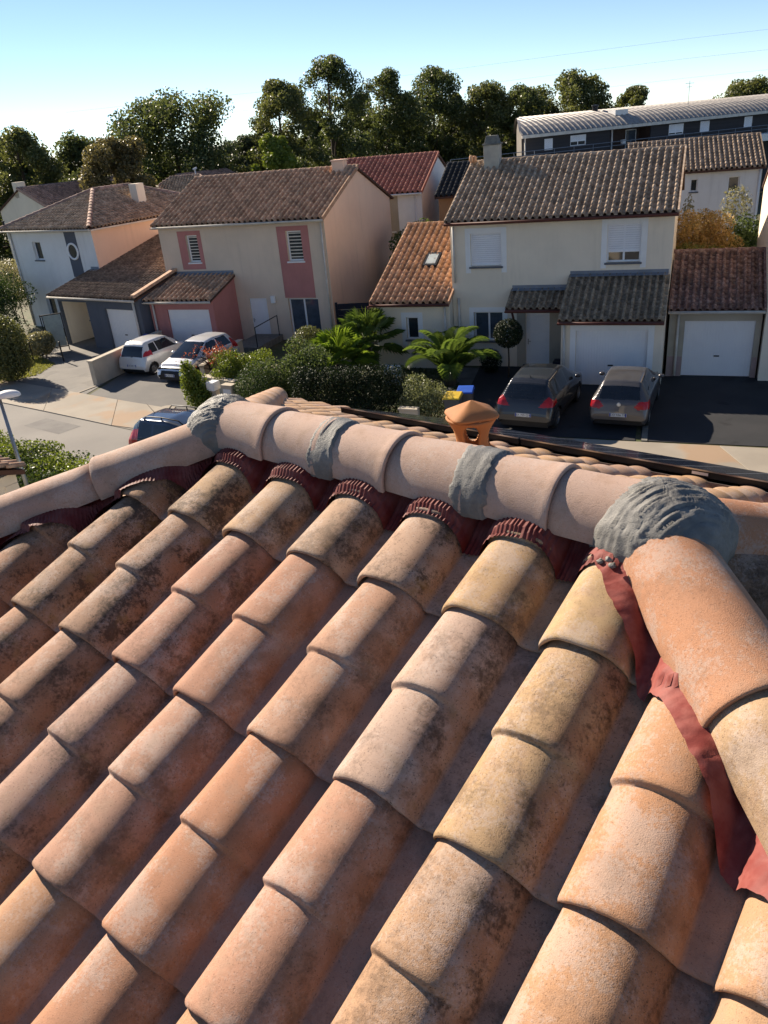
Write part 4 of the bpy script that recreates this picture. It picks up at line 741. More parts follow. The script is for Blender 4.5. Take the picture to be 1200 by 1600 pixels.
def leaves(P, size, nrm=None, flat=.5, aspect=.5):
    n = len(P); N = rng.normal(size=(n, 3))
    if nrm is not None: N = N * flat + nrm
    N /= np.linalg.norm(N, axis=1)[:, None] + 1e-9; T = np.cross(N, rng.normal(size=(n, 3))); T /= np.linalg.norm(T, axis=1)[:, None] + 1e-9; B = np.cross(N, T)
    s = (size * rng.uniform(.6, 1.25, n))[:, None]; a = T * s * .5; b = B * s * .5 * aspect; k = N * s * .10
    V = np.stack([P - a, P + b + k - a * .1, P + a, P - b + k - a * .1], 1).reshape(-1, 3); return V, np.arange(4 * n).reshape(n, 4)
def crown_pts(blobs, n, fill=.55):
    w = np.array([b[3] * b[4] * b[5] for b in blobs]) ** .75; idx = rng.choice(len(blobs), n, p=w / w.sum()); Bk = np.array(blobs)[idx]
    d = rng.normal(size=(n, 3)); d /= np.linalg.norm(d, axis=1)[:, None]; r = rng.uniform(0, 1, n) ** fill; return Bk[:, :3] + d * r[:, None] * Bk[:, 3:], d
def tree(name, label, x, y, h, wd, mat, n=6500, trunk=.28, base=.18, size=.38, airy=0, group='trees of the background row', seed=1):
    rd = random.Random(seed); t = thing(name, label, 'tree', (x, y, 0), rd.uniform(0, 6), group); blobs = []; limbs = []
    nb = 54 if not airy else 46; lean = rd.uniform(-.3, .3)
    for k in range(nb):
        f = (k + rd.random()) / nb; z = h * (base + (.95 - base) * f); env = math.sqrt(max(.05, 1 - abs(2 * f - .82) ** 2.6 / 1.45)) * (1 + .28 * math.sin(f * 17 + seed)); a = k * 2.4 + rd.uniform(-.6, .6); q = wd * .5 * env * math.sqrt(rd.uniform(.02, 1.0)); br = wd * rd.uniform(.06, .19) * (1 if not airy else .70)
        blobs.append((q * math.cos(a), q * math.sin(a), min(z, h - br * .7), br, br, br * rd.uniform(.65, .95)))
    for k in range(3): blobs.append((rd.uniform(-.1, .1) * wd, rd.uniform(-.1, .1) * wd, h - wd * rd.uniform(.08, .16), wd*.10, wd*.10, wd*.10))
    tr = MB(); pts = [(lean * f * f, .2 * math.sin(f * 3), h * .93 * f) for f in (0, .15, .3, .5, .7, .85, 1)]; tr.tube(pts, [trunk * (1.25 - f * 1.15) for f in (0, .15, .3, .5, .7, .85, 1)], 8)
    for b in blobs[::3]:
        f = max(.12, b[2] / h - .16); s0 = (lean * f * f, .2 * math.sin(f * 3), h * f); tr.tube([s0, ((s0[0]+b[0])*.55, (s0[1]+b[1])*.55, (s0[2]*.45+b[2]*.55)), b[:3]], [trunk * .35 * (1.15-f), trunk * .22 * (1.15-f), .02], 5, False)
    tr.build('trunk', M_['bark'], t, True); P, d = crown_pts(blobs, n); V, F = leaves(P, size, d, .9, .75); obj('crown', npmesh('crown', V, F, mat), t); return t
TR = [('oak', -29.1, 76.7, 11.9, 7.0, 'oak2', 'broad green oak at the left edge of the skyline'), ('oak', -24.6, 79.5, 11.0, 6.5, 'oak', 'lower green oak between the left edge and the big rounded tree'), ('tree', -19.0, 69.4, 10.2, 5.4, 'brownish', 'small browning tree in front of the big rounded tree'), ('oak', -17.6, 87.0, 14.0, 12.5, 'oak', 'big wide rounded dark tree on the left skyline'),
 ('oak', -6.4, 83.8, 14.0, 5.8, 'oak2', 'loose yellowing oak left of the tallest tree'), ('oak', -1.5, 88.0, 16.1, 6.3, 'oak', 'tallest oak in the middle of the skyline'), ('oak', 4.0, 91.9, 14.7, 6.6, 'oak', 'dark oak right next to the tallest tree'), ('oak', 9.6, 95.5, 14.6, 6.6, 'oak', 'tall dark oak above the red tile roof'), ('tree', 14.4, 90.9, 12.6, 5.6, 'oak2', 'lighter tree rising behind the brown chimney'), ('tree', 18.6, 92.2, 11.9, 5.0, 'oak', 'green tree at the left end of the long building'), ('tree', 25.8, 98, 12.9, 10, 'oak2', 'airy tree rising above the rounded metal roof'), ('tree', 33.5, 101, 11.2, 5.2, 'oak2', 'small tree top right of the airy tree'), ('tree', 47.6, 102, 10.8, 8, 'oak2', 'leafy tree top at the right skyline'),
 ('oak', -3.9, 97, 11.6, 5.5, 'oak', 'dark tree filling the gap left of the tallest oak'), ('oak', 1.6, 99, 13.0, 5.0, 'oak', 'dark tree filling the gap right of the tallest oak'), ('oak', 6.9, 101, 12.6, 5.2, 'oak', 'dark tree between the two oaks above the red roof'), ('tree', 12.4, 100, 12.0, 5.2, 'oak2', 'light green tree left of the brown chimney'), ('tree', 16.8, 99, 11.2, 5.0, 'oak', 'tree between the chimney and the long building'), ('tree', 21.6, 101, 11.4, 5.4, 'oak2', 'tree behind the left part of the rounded metal roof'),
 ('tree', -6.6, 76.5, 9.3, 4.2, 'bright', 'short bright green tree below the loose oak'), ('oak', -34, 84, 11.6, 9, 'oak', 'dark tree beyond the left edge of the row'), ('tree', -10.5, 92, 9.6, 6.5, 'far', 'low grey green tree in the gap of the skyline'), ('tree', -13.6, 97, 9.2, 6.5, 'far', 'low hazy tree beside the big rounded tree')]
for k, (nm, x, y, h, w, mt, lab) in enumerate(TR): tree(nm, lab, x, y, h, w * (1.42 if 4 <= k <= 9 else 1.2), LM[mt], 40000 if w > 8 else 29000, .32, .05, .24 if w < 8 else .30, airy=0, seed=40 + k)
# undergrowth below the row and far wood: nobody could count it
def mass(name, label, cat, spots, n, mat, size):
    P, d = crown_pts(spots, n, .4); V, F = leaves(P, size, d, .9, .8); o = obj(name, npmesh(name, V, F, mat)); o['kind'] = 'stuff'; tag(o, label, cat); return o
mass('undergrowth', 'dark dense undergrowth below the row of tall trees', 'undergrowth', [(x, 92 + 4 * math.sin(x), 2.6, 3.6, 2.5, 3.0 + 1.2 * math.sin(x * 1.7)) for x in np.arange(-42, 30, 2.6)] + [(x, 97 + 2 * math.sin(3 * x), 4.6, 2.6, 2, 3.6 + 1.5 * math.sin(x * 2.3)) for x in np.arange(-9, 26, 1.8)] + [(x, 108, 4.5, 5, 3, 4.2) for x in np.arange(-70, 70, 5)], 52000, LM['oak'], .40)
mass('far_wood', 'far hazy wood on the horizon', 'wood', [(x, 210 + 10 * math.sin(x * .2), 3.0, 9, 6, 6.0 + 1.4 * math.sin(x * .9)) for x in np.arange(-150, 120, 8)], 22000, LM['far'], 1.1)
def bush(name, label, x, y, blobs, n, mat, size, cat='shrub', stems=3, h=None, flat=.8, aspect=.55, fill=.28, group=None):
    t = thing(name, label, cat, (x, y, 0), 0, group); P, d = crown_pts(blobs, n, fill); P[:, 2] = np.maximum(P[:, 2], .03); V, F = leaves(P, size, d, flat, aspect); obj('foliage', npmesh('foliage', V, F, mat), t)
    s = MB(); zt = max(b[2] for b in blobs)
    for k in range(stems):
        b = blobs[k * len(blobs) // stems]; s.tube([(b[0] * .5, b[1] * .5, 0), (b[0] * .7, b[1] * .7, b[2] * .5), (b[0], b[1], b[2])], [.035, .025, .012], 6)
    s.build('stem', M_['twig'], t); return t
def boxy(lx, ly, h, k=.35, n=10): return [(random.uniform(-lx/2, lx/2), random.uniform(-ly/2, ly/2), random.uniform(.3, h - k*.8), k * random.uniform(.9, 1.3), k * random.uniform(.9, 1.3), k * random.uniform(.8, 1.1)) for _ in range(n)]
bush('round_shrub', 'clipped round dark green shrub nearest the left mortar cap', -4.15, 28.1, [(0, 0, .75, 1.0, .9, 1.05), (.1, -.1, .6, .95, .9, .8)], 7000, LM['laurel'], .085)
bush('hedge', 'yellow green hedge behind the round dark shrub', -5.1, 31.0, boxy(2.2, 1.0, 1.5, .42, 16), 7000, LM['bright'], .09, 'hedge')
bush('laurel_shrub', 'large glossy laurel shrub right of the yellow green hedge', -2.75, 28.6, boxy(1.9, 1.3, 2.35, .5, 16), 8000, LM['photinia'], .11)
bush('round_shrub', 'rounded shrub in front of the tall patio door', -2.6, 33.4, [(0, 0, .9, .72, .7, .85), (.1, 0, 1.2, .6, .6, .55)], 4500, LM['olive'], .08)
hd_ = bush('hedge', 'long clipped dark hedge behind the ridge', -.85, 26.2, [(x, random.uniform(-.1, .1), z, .42, .42, .40) for x in np.arange(-1.75, 1.9, .32) for z in (.4, .8, 1.2, 1.45)], 17000, LM['dark'], .085, 'hedge'); hd_.rotation_euler = (0, 0, R(-14))
bush('silvery_shrub', 'pale silvery shrub at the right end of the dark hedge', 1.75, 25.1, boxy(.9, .9, 1.85, .5, 9), 7500, LM['silver'], .075)
bush('low_shrub', 'small dark shrub under the ground floor window', 4.75, 29.9, [(0, 0, .45, .45, .4, .5)], 1600, LM['dark'], .08)
bush('low_shrub', 'small leafy shrub beside the feather palm', 1.6, 28.2, [(0, 0, .3, .5, .4, .4)], 1500, LM['laurel'], .1)
bush('upright_shrub', 'upright light green shrub beside the silver car', -6.65, 28.7, [(.1, 0, .5, .62, .55, .5), (.05, .1, .9, .5, .5, .5), (-.15, 0, 1.25, .42, .4, .5), (-.22, 0, 1.6, .25, .26, .35), (.25, -.1, .3, .6, .5, .35), (-.3, .1, .9, .3, .3, .4)], 5200, LM['bright'], .12, fill=.5)
bush('round_tree', 'clipped ball of a tree at the left edge of the street', -16.6, 35.5, [(0, 0, 1.75, 1.2, 1.15, 1.35), (.1, 0, 1.0, 1.1, 1.1, .95)], 15000, LM['olive'], .13)
bush('flowering_shrub', 'pale flowering shrub in front of the garden gate', -16.6, 39.7, [(0, 0, .7, .8, .6, .6), (.3, .1, .9, .45, .4, .4)], 3200, LM['rosy'], .13); bush('low_shrub', 'pale rounded shrub left of the flowering shrub', -17.9, 39.4, [(0, 0, .7, .5, .5, .6)], 1800, LM['olive'], .10)
bush('hedge', 'tall dark hedge along the left side of the white house', -20.4, 45.5, boxy(1.6, 3.0, 3.9, .7, 26), 9000, LM['laurel'], .13, 'hedge')
bush('flowering_shrub', 'pale flowering bush behind the corner of the white house', -21.2, 49.5, [(0, 0, 2.6, 1.2, 1, 1.3)], 3000, LM['rosy'], .16)
sh = bush('hedge', 'green leafy hedge by the street lamp at the lower left', -9.4, 19.6, [(x, random.uniform(-.7, .7), z, .7, .7, .55) for x in np.arange(-3.2, 2.6, .5) for z in (.5, 1.1, 1.55)], 21000, LM['laurel'], .095, 'hedge'); sh.rotation_euler = (0, 0, R(-37))
bush('leafy_shrub', 'yellowish shoots along the top of the lower left hedge', -9.3, 20.0, [(x, random.uniform(-.5, .5) - x * .75, 1.75, .5, .5, .35) for x in np.arange(-2.6, 2.0, .4)], 5200, LM['bright'], .095)
bush('magnolia', 'glossy leaved magnolia between salmon gable and orange annexe roof', 2.7, 42.2, boxy(1.7, 1.4, 4.6, .75, 14), 6000, LM['photinia'], .20, 'tree')
bush('orange_shrub', 'feathery orange shrub behind the single garage', 14.2, 33.9, boxy(2.5, 1.6, 5.1, .7, 26), 20000, LM['orange'], .17, flat=2, aspect=.3)
bush('feathery_shrub', 'feathery green shrub below the orange one', 14.3, 32.6, boxy(3.2, .9, 4.0, .7, 20), 15000, LM['greeny'], .16, flat=2, aspect=.3)
bush('leafy_shrub', 'tall leafy green shrub at the right of the orange shrub', 16.4, 34.4, boxy(1.5, 1.4, 5.0, .7, 16), 8000, LM['photinia'], .15)
bush('leafy_shrub', 'thin pale shoots rising over the orange shrub', 14.2, 35.0, [(0, 0, 4.6, .25, .25, .9), (.1, 0, 3.6, .5, .5, .8), (2.2, .3, 4.8, .7, .4, .8)], 1500, LM['rosy'], .13); bush('low_shrub', 'pale green leafy plant at the left end of the garage ridge', 12.35, 32.4, [(0, 0, 3.3, .55, .5, .5)], 900, LM['bright'], .2)
# clipped ball tree beside the door
t = thing('ball_tree', 'small dark ball topped tree beside the white front door', 'tree', (5.28, 28.95, 0)); P, d = crown_pts([(0, 0, 1.72, .56, .54, .55)], 5200, .2); V, F = leaves(P, .075, d, .8); obj('crown', npmesh('crown', V, F, LM['dark']), t); MB().tube([(0, 0, 0), (.02, .01, .7), (0, 0, 1.4)], [.035, .03, .03], 8).build('trunk', M_['bark'], t, True)
# red leaved shrub with bare twigs
t = thing('red_shrub', 'small tree with red autumn leaves in front of the rose garage', 'tree', (-6.65, 31.9, 0)); tw = MB(); pts = []
tw.tube([(0, 0, 0), (-.02, 0, .7), (0, .02, 1.1)], [.045, .035, .03], 7)
for k in range(46):
    a = random.uniform(0, 6.28); e = random.uniform(.15, 1.1); l = random.uniform(.6, 1.35); z0 = random.uniform(.6, 1.15); m_ = (l*.5*math.cos(a)*math.cos(e), l*.5*math.sin(a)*math.cos(e), z0 + l*.55*math.sin(e)); q = (l*math.cos(a)*math.cos(e), l*math.sin(a)*math.cos(e), z0 + l*math.sin(e)*1.05); tw.tube([(0, 0, z0), m_, q], [.012, .008, .004], 4, False)
    if q[0] > -.25: pts += [np.array(m_) * (1-f) + np.array(q) * f + rng.normal(size=3) * .07 for f in rng.uniform(.1, 1.0, 26)]
    else: pts += [np.array(q) + rng.normal(size=3) * .05 for f in range(3)]
tw.build('trunk', M_['twig'], t); V, F = leaves(np.array(pts), .085); obj('crown', npmesh('crown', V, F, LM['red']), t)
# palms
def fan_palm(label, x, y, h, nf, L, seed, mat):
    rd = random.Random(seed); t = thing('fan_palm', label, 'palm', (x, y, 0), rd.uniform(0, 6)); MB().tube([(0,0,0), (.03,0,h*.5), (0,0,h)], [.14, .16, .13], 10).build('trunk', M_['bark'], t, True)
    for k in range(nf):
        a = k * 2.4 + rd.uniform(-.2, .2); e = R(78 - 92 * (k / nf) + rd.uniform(-8, 8)); d = Vector((math.cos(a)*math.cos(e), math.sin(a)*math.cos(e), math.sin(e))); p = Vector((0,0,h)); c = p + d * L * .62; m = MB().tube([p, c], [.014, .009], 5, False)
        sd_ = d.cross(Vector((0,0,1))).normalized(); up = sd_.cross(d); nb = 21
        for i in range(nb):
            th = R(-118 + 236 * i / (nb-1)); bd_ = d * math.cos(th) + sd_ * math.sin(th); l = L * .62 * (.75 + .25 * math.cos(th)) * rd.uniform(.9, 1.05); w = bd_.cross(up).normalized() * .020; tip = c + bd_ * l - Vector((0,0,1)) * l * .22 + up * .05; mid = c + bd_ * l * .6 + up * .06
            m.add([c, mid - w, tip, mid + w], [(0,1,2), (0,2,3)])
        m.build('frond', mat, t)
fan_palm('bright yellow green fan palm behind the dark hedge', -1.25, 30.2, .85, 26, 1.35, 3, LM['palm']); fan_palm('taller green fan palm touching the bright fan palm', -.05, 31.6, 1.15, 28, 1.45, 9, LM['palm2'])
def feather_palm(label, x, y, h, nf, L, seed, mat):
    rd = random.Random(seed); t = thing('feather_palm', label, 'palm', (x, y, 0)); MB().lathe([(.22, 0), (.24, h*.5), (.14, h), (0, h+.05)], 12).build('trunk', M_['bark'], t, True)
    for k in range(nf):
        a = k * 2.4 + rd.uniform(-.2, .2); e = R(88 - 52 * (k / nf)); d = Vector((math.cos(a), math.sin(a), 0)); pts = []; m = MB()
        for i in range(15): f = i / 14; ang = e - f * f * R(95); pts.append((pts[-1] + (d * math.cos(ang) + Vector((0,0,1)) * math.sin(ang)) * L / 14) if pts else Vector((0,0,h)))
        m.tube(pts, [.016 * (1 - .8 * i / 14) for i in range(15)], 5, False); sd_ = d.cross(Vector((0,0,1)))
        for i in range(2, 44):
            f = i / 44 * 13.99; j = int(f); p = pts[j].lerp(pts[min(j+1, 14)], f - j); tg = (pts[min(j+1, 14)] - pts[j]).normalized(); l = L * .27 * math.sin(math.pi * min(1, .12 + .9 * i / 44)) ** .6
            for s_ in (-1, 1): b = (sd_ * s_ * .8 + tg * .55 + Vector((0,0,.18))).normalized(); w = tg * .008; m.add([p - w, p + b * l * .6 + Vector((0,0,-.01)), p + b * l - Vector((0,0,l * .3)), p + w], [(0,1,2), (0,2,3)])
        m.build('frond', mat, t)
feather_palm('arching feather palm in front of the cream annexe', 3.0, 28.7, .45, 17, 2.35, 5, LM['palm2'])
# grass verge
def grass(name, label, pts, n, size, mat):
    P = []; xs = [p[0] for p in pts]; ys = [p[1] for p in pts]
    while len(P) < n:
        x, y = random.uniform(min(xs), max(xs)), random.uniform(min(ys), max(ys))
        if inside(pts, x, y): P.append((x, y, .03))
    P = np.array(P); N = rng.normal(size=P.shape) * [1, 1, .15]; V, F = leaves(P, size, N, .2, .3); o = obj(name, npmesh(name, V, F, mat)); o['kind'] = 'stuff'; tag(o, label, 'grass')
grass('grass', 'rough grass under the round tree at the left', [(-19, 38.5), (-17.2, 34.9), (-15.6, 36.2), (-15.4, 38), (-17.6, 41)], 5000, .12, LM['greeny'])
grass('grass', 'lawn and ground cover around the palms', [(-4.8, 29.2), (-.2, 24.9), (1.8, 24.4), (3.2, 26.4), (3.4, 30.3), (0, 33), (-3, 34), (-5, 33)], 9000, .10, LM['laurel'])
# ------------------------------------------------------------------ cars
def smooth_tab(keys, x):
    k = np.array(keys, float); T = np.array([np.interp(x, k[:, 0], k[:, i]) for i in range(1, k.shape[1])]); w = 3
    Tp = np.pad(T, ((0, 0), (w, w)), mode='edge'); out = np.array([np.convolve(r_, np.ones(2*w+1) / (2*w+1), 'valid') for r_ in Tp]); out[:, 0] = T[:, 0]; out[:, -1] = T[:, -1]; return out
def car(name, label, spec, loc, rz, paint):
    t = thing(name, label, 'car', (*loc, 0), R(rz)); L = spec['L']; s = np.linspace(0, 1, 150); x = L * (.45 * (.5 - .5 * np.cos(np.pi * s)) + .55 * s)
    x = np.unique(np.concatenate([x, np.linspace(0, .7, 45), np.linspace(L - .5, L, 24)])); zl, zb, zt, wl, wb, wt = smooth_tab(spec['keys'], x)
    rows = []
    for i in range(len(x)):
        h = zb[i] - zl[i]; g = zt[i] - zb[i]
        ctl = [(wl[i]*.96, zl[i]), (wl[i], zl[i] + .06*h), (wb[i], zl[i] + .38*h), (wb[i] * 1.0, zl[i] + .72*h), (wb[i]*.975, zl[i] + .92*h), (wb[i]*.955, zb[i]), (wb[i]*.955*.35 + wt[i]*.65, zb[i] + .60*g), (wt[i]*1.0, zb[i] + .90*g), (wt[i]*.90, zb[i] + .985*g), (wt[i]*.5, zt[i] + .012), (0, zt[i] + .02)]
        c = np.array(ctl); sub = [2, 6, 6, 5, 3, 7, 6, 4, 6, 6]; pts = []
        cp = np.vstack([c[0], c, c[-1] * [-1, 1]])
        for q in range(10):
            p0, p1, p2, p3 = cp[q], cp[q+1], cp[q+2], cp[q+3]
            for f in np.linspace(0, 1, sub[q], endpoint=False): pts.append(.5 * ((2*p1) + (-p0+p2)*f + (2*p0-5*p1+4*p2-p3)*f*f*.6 + (-p0+3*p1-3*p2+p3)*f*f*f*.6) if False else p1*(1-f) + p2*f)
        pts.append(c[-1]); pts = np.array(pts)
        for _ in range(2): pts[1:-1] = .25*pts[:-2] + .5*pts[1:-1] + .25*pts[2:]
        rows.append(np.column_stack([np.full(len(pts), x[i]), pts]))
    G_ = np.array(rows); nx, nt_ = G_.shape[:2]; full = np.concatenate([G_, (G_ * [1, -1, 1])[:, -2::-1]], 1); nv = full.shape[1]; V = full.reshape(-1, 3)
    groups = {}; wr = spec['wr']
    for i in range(nx - 1):
        for j in range(nv - 1):
            f = (i*nv+j, (i+1)*nv+j, (i+1)*nv+j+1, i*nv+j+1); c = (full[i, j] + full[i+1, j] + full[i+1, j+1] + full[i, j+1]) / 4; ay = abs(c[1]); sd_ = 'l' if c[1] > 0 else 'r'
            if ay > spec['W']/2 - .3 and any((c[0]-wx)**2 + (c[2]-wr)**2 < (wr+.055)**2 for wx in spec['wx']): continue
            n_ = np.cross(full[i+1, j] - full[i, j], full[i, j+1] - full[i, j]); n_ /= np.linalg.norm(n_) + 1e-9; key = 'body'
            nx_ = abs(n_[0]); ny_ = abs(n_[1])
            for nm, tst in spec['zones']:
                if tst(c[0], ay, c[2], nx_, ny_): key = nm + (sd_ if nm in ('window', 'taillight', 'headlight') else ''); break
            groups.setdefault(key, []).append(f)
    mats = dict(body=paint, window=M_['carglass'], rear_window=M_['carglass'], windscreen=M_['carglass'], roof_glass=M_['carglass'], taillight=M_['red_lamp'], headlight=M_['clear_lamp'], bumper=M_['blackpl'], grille=M_['blackpl'], lower_bumper=spec.get('lower', M_['blackpl']), roof_panel=paint)
    for key, fs in groups.items():
        base = key[:-1] if key[:-1] in ('window', 'taillight', 'headlight') else key; us = sorted({i for f in fs for i in f}); mp = {a: b for b, a in enumerate(us)}
        me = bpy.data.meshes.new(base); me.from_pydata([tuple(V[i]) for i in us], [], [tuple(mp[i] for i in f) for f in fs]); me.materials.append(mats[base]); me.shade_smooth(); obj('bodywork' if base == 'body' else base, me, t)
    ins = MB(); hw = spec['W']/2 - .16; ins.box(.12, L - .12, -hw, hw, .2, .72); ins.box(.5, L*.72, -hw + .05, hw - .05, .72, float(np.max(zb)) - .12); ins.build('chassis', M_['black'], t)
    for a in (0, nx - 1): MB().add([tuple(p) for p in full[a]], [tuple(range(nv))]).build('end_panel', spec.get('end', paint) if a == 0 else M_['blackpl'], t)
    for wx in spec['wx']:
        for sd_ in (-1, 1):
            w = obj('wheel', None, t); w.location = (wx, sd_ * (spec['W']/2 - .115), wr); w.rotation_euler = (R(90) * -sd_, 0, 0)
            MB().lathe([(wr*.62, -.10), (wr*.93, -.095), (wr, -.06), (wr, .06), (wr*.93, .095), (wr*.66, .10), (wr*.62, .07)], 28).build('tyre', M_['tyre'], w, True)
            rm = MB(); rm.lathe([(wr*.64, .09), (wr*.60, .085), (wr*.57, .03), (0, .02)], 28); rm.lathe([(wr*.14, .02), (wr*.14, .085), (0, .09)], 12)
            for k in range(5):
                a = 2*math.pi*k/5; ca, sa = math.cos(a), math.sin(a); rm.add([(ca*r_ - sa*q, sa*r_ + ca*q, z_) for r_, q, z_ in ((wr*.1, -.03, .085), (wr*.6, -.026, .085), (wr*.6, .026, .085), (wr*.1, .03, .085), (wr*.1, -.03, .03), (wr*.6, -.026, .03), (wr*.6, .026, .03), (wr*.1, .03, .03))], [(0,1,2,3), (0,4,5,1), (2,6,7,3)])
            rm.build('rim', M_['alloy'], w)
    for sd_ in (-1, 1):
        mx, my, mz = spec['mirror']; P = [[(mx + .09 * math.cos(th) * math.cos(ph), sd_ * (my + .10 * math.sin(th)), mz + .065 * math.cos(th) * math.sin(ph)) for ph in [2*math.pi*k/12 for k in range(13)]] for th in [math.pi * (k/8 - .5) for k in range(9)]]; MB().grid(P).build('mirror', paint, t, True)
    for (px, pz, txt, back) in spec['plates']:
        sg = -1 if back else 1; xx = px + sg * .012; pl = MB().box(min(px, xx), max(px, xx), -.26, .26, pz - .055, pz + .055).build('number_plate', M_['plate'], t)
        for q in (-1, 1): MB().box(min(xx, xx + sg*.002), max(xx, xx + sg*.002), q*.255 if q < 0 else .215, q*.215 if q < 0 else .255, pz - .053, pz + .053).build('plate_band', M_['plate_blue'], pl)
        if txt:
            cu = bpy.data.curves.new('plate_text', 'FONT'); cu.body = txt; cu.size = .098; cu.align_x = 'CENTER'; cu.align_y = 'CENTER'; to = bpy.data.objects.new('tmp', cu); C.objects.link(to); dg = bpy.context.evaluated_depsgraph_get(); me = bpy.data.meshes.new_from_object(to.evaluated_get(dg)); bpy.data.objects.remove(to); me.materials.clear(); me.materials.append(M_['ink'])
            tx = obj('plate_text', me, pl); tx.location = (xx + sg*.002, 0, pz); tx.rotation_euler = (R(90), 0, R(-90) if back else R(90))
    return t
def poly(p): return lambda a, b: inside(p, a, b)
def zones(rear, tail, sides, screen, head=None, bumper=None, lower=None, roof=None, grille=None, xr=.9, xf=2.6, light_x=.55):
    z = []
    if tail: z.append(('taillight', lambda x, y, zz, nx, ny: x < light_x and inside(tail, y, zz)))
    if head: z.append(('headlight', lambda x, y, zz, nx, ny: x > xf + .3 and inside(head, y, zz) and zz < 1.0))
    if rear: z.append(('rear_window', lambda x, y, zz, nx, ny: x < xr and nx > .22 and inside(rear, y, zz)))
    for s in sides: z.append(('window', lambda x, y, zz, nx, ny, s=s: ny > .45 and inside(s, x, zz)))
    if screen: z.append(('windscreen', lambda x, y, zz, nx, ny: x > xf and inside(screen, y, zz) and ny < .75 and nx > .2))
    if roof: z.append(('roof_glass', lambda x, y, zz, nx, ny: roof[0] < x < roof[1] and y < roof[2] and zz > roof[3]))
    if grille: z.append(('grille', lambda x, y, zz, nx, ny: x > xf + .3 and inside(grille, y, zz)))
    if bumper: z.append(('bumper', lambda x, y, zz, nx, ny: x < light_x and inside(bumper, y, zz)))
    if lower: z.append(('lower_bumper', lambda x, y, zz, nx, ny: zz < lower))
    return z
# keys: x, sill z, belt z, top z, half width low, belt, roof
city = dict(L=3.43, W=1.63, wr=.275, wx=(.52, 2.86), mirror=(2.25, .86, .98), plates=[(.0, .52, 'CK 218 VT', True)],
 keys=[(0, .36, .46, .50, .66, .74, .64), (.04, .26, .55, .62, .70, .78, .66), (.10, .24, .74, .86, .74, .80, .66), (.20, .22, .86, 1.10, .76, .81, .62), (.36, .20, .92, 1.36, .77, .815, .56), (.55, .20, .93, 1.45, .78, .815, .55), (1.4, .20, .92, 1.47, .78, .815, .56), (1.9, .20, .91, 1.43, .78, .815, .56), (2.35, .20, .90, 1.20, .78, .81, .58), (2.72, .20, .86, .93, .77, .80, .62), (3.1, .22, .76, .80, .74, .78, .60), (3.36, .28, .60, .66, .66, .72, .55), (3.43, .36, .46, .52, .58, .62, .5)],
 zones=zones([(0, .88), (.60, .88), (.55, 1.30), (0, 1.32)], [(.63, .90), (.80, .90), (.80, 1.10), (.66, 1.10)], [[(.48, .97), (1.0, .97), (1.0, 1.36), (.66, 1.36)], [(1.06, .96), (2.22, .95), (1.80, 1.36), (1.06, 1.37)]], [(0, .95), (.72, .95), (.56, 1.38), (0, 1.40)], head=[(.42, .58), (.76, .58), (.76, .78), (.45, .72)], bumper=[(0, .40), (.62, .40), (.62, .50), (0, .50)], lower=.25, xf=1.95, light_x=.62))
city['lower'] = M_['blackpl']
car('parked_car', 'pale silver small hatchback seen from behind beside the low wall', city, (-10.55, 34.2), 62, M_['whitecar'])
ford = dict(L=3.95, W=1.72, wr=.30, wx=(.62, 3.11), mirror=(2.45, .93, 1.0), plates=[(3.955, .44, 'AL 629 KN', False)],
 keys=[(0, .36, .50, .56, .66, .78, .66), (.06, .26, .66, .8, .74, .83, .68), (.2, .22, .92, 1.08, .79, .85, .64), (.5, .20, .95, 1.42, .80, .86, .58), (1.5, .20, .94, 1.48, .80, .86, .58), (2.05, .20, .92, 1.42, .80, .86, .58), (2.75, .20, .90, 1.10, .80, .855, .62), (3.05, .20, .86, .94, .80, .85, .68), (3.5, .20, .76, .82, .79, .84, .64), (3.8, .24, .64, .70, .74, .80, .56), (3.92, .28, .50, .56, .66, .72, .50), (3.955, .34, .42, .46, .60, .64, .45)],
 zones=zones([(0, .95), (.6, .95), (.52, 1.3), (0, 1.32)], [(.6, .75), (.85, .75), (.85, 1.2), (.66, 1.2)], [[(.55, 1.0), (1.4, .98), (1.4, 1.38), (.75, 1.38)], [(1.46, .98), (2.6, .96), (2.02, 1.36), (1.46, 1.38)]], [(0, .95), (.78, .93), (.60, 1.40), (0, 1.42)], head=[(.50, .56), (.80, .60), (.82, .80), (.56, .72)], grille=[(0, .42), (.52, .42), (.48, .62), (0, .62)], lower=.22, xf=2.05))
car('parked_car', 'silver hatchback facing the street beside the pale silver car', ford, (-6.55, 35.7), -119, M_['silver'])
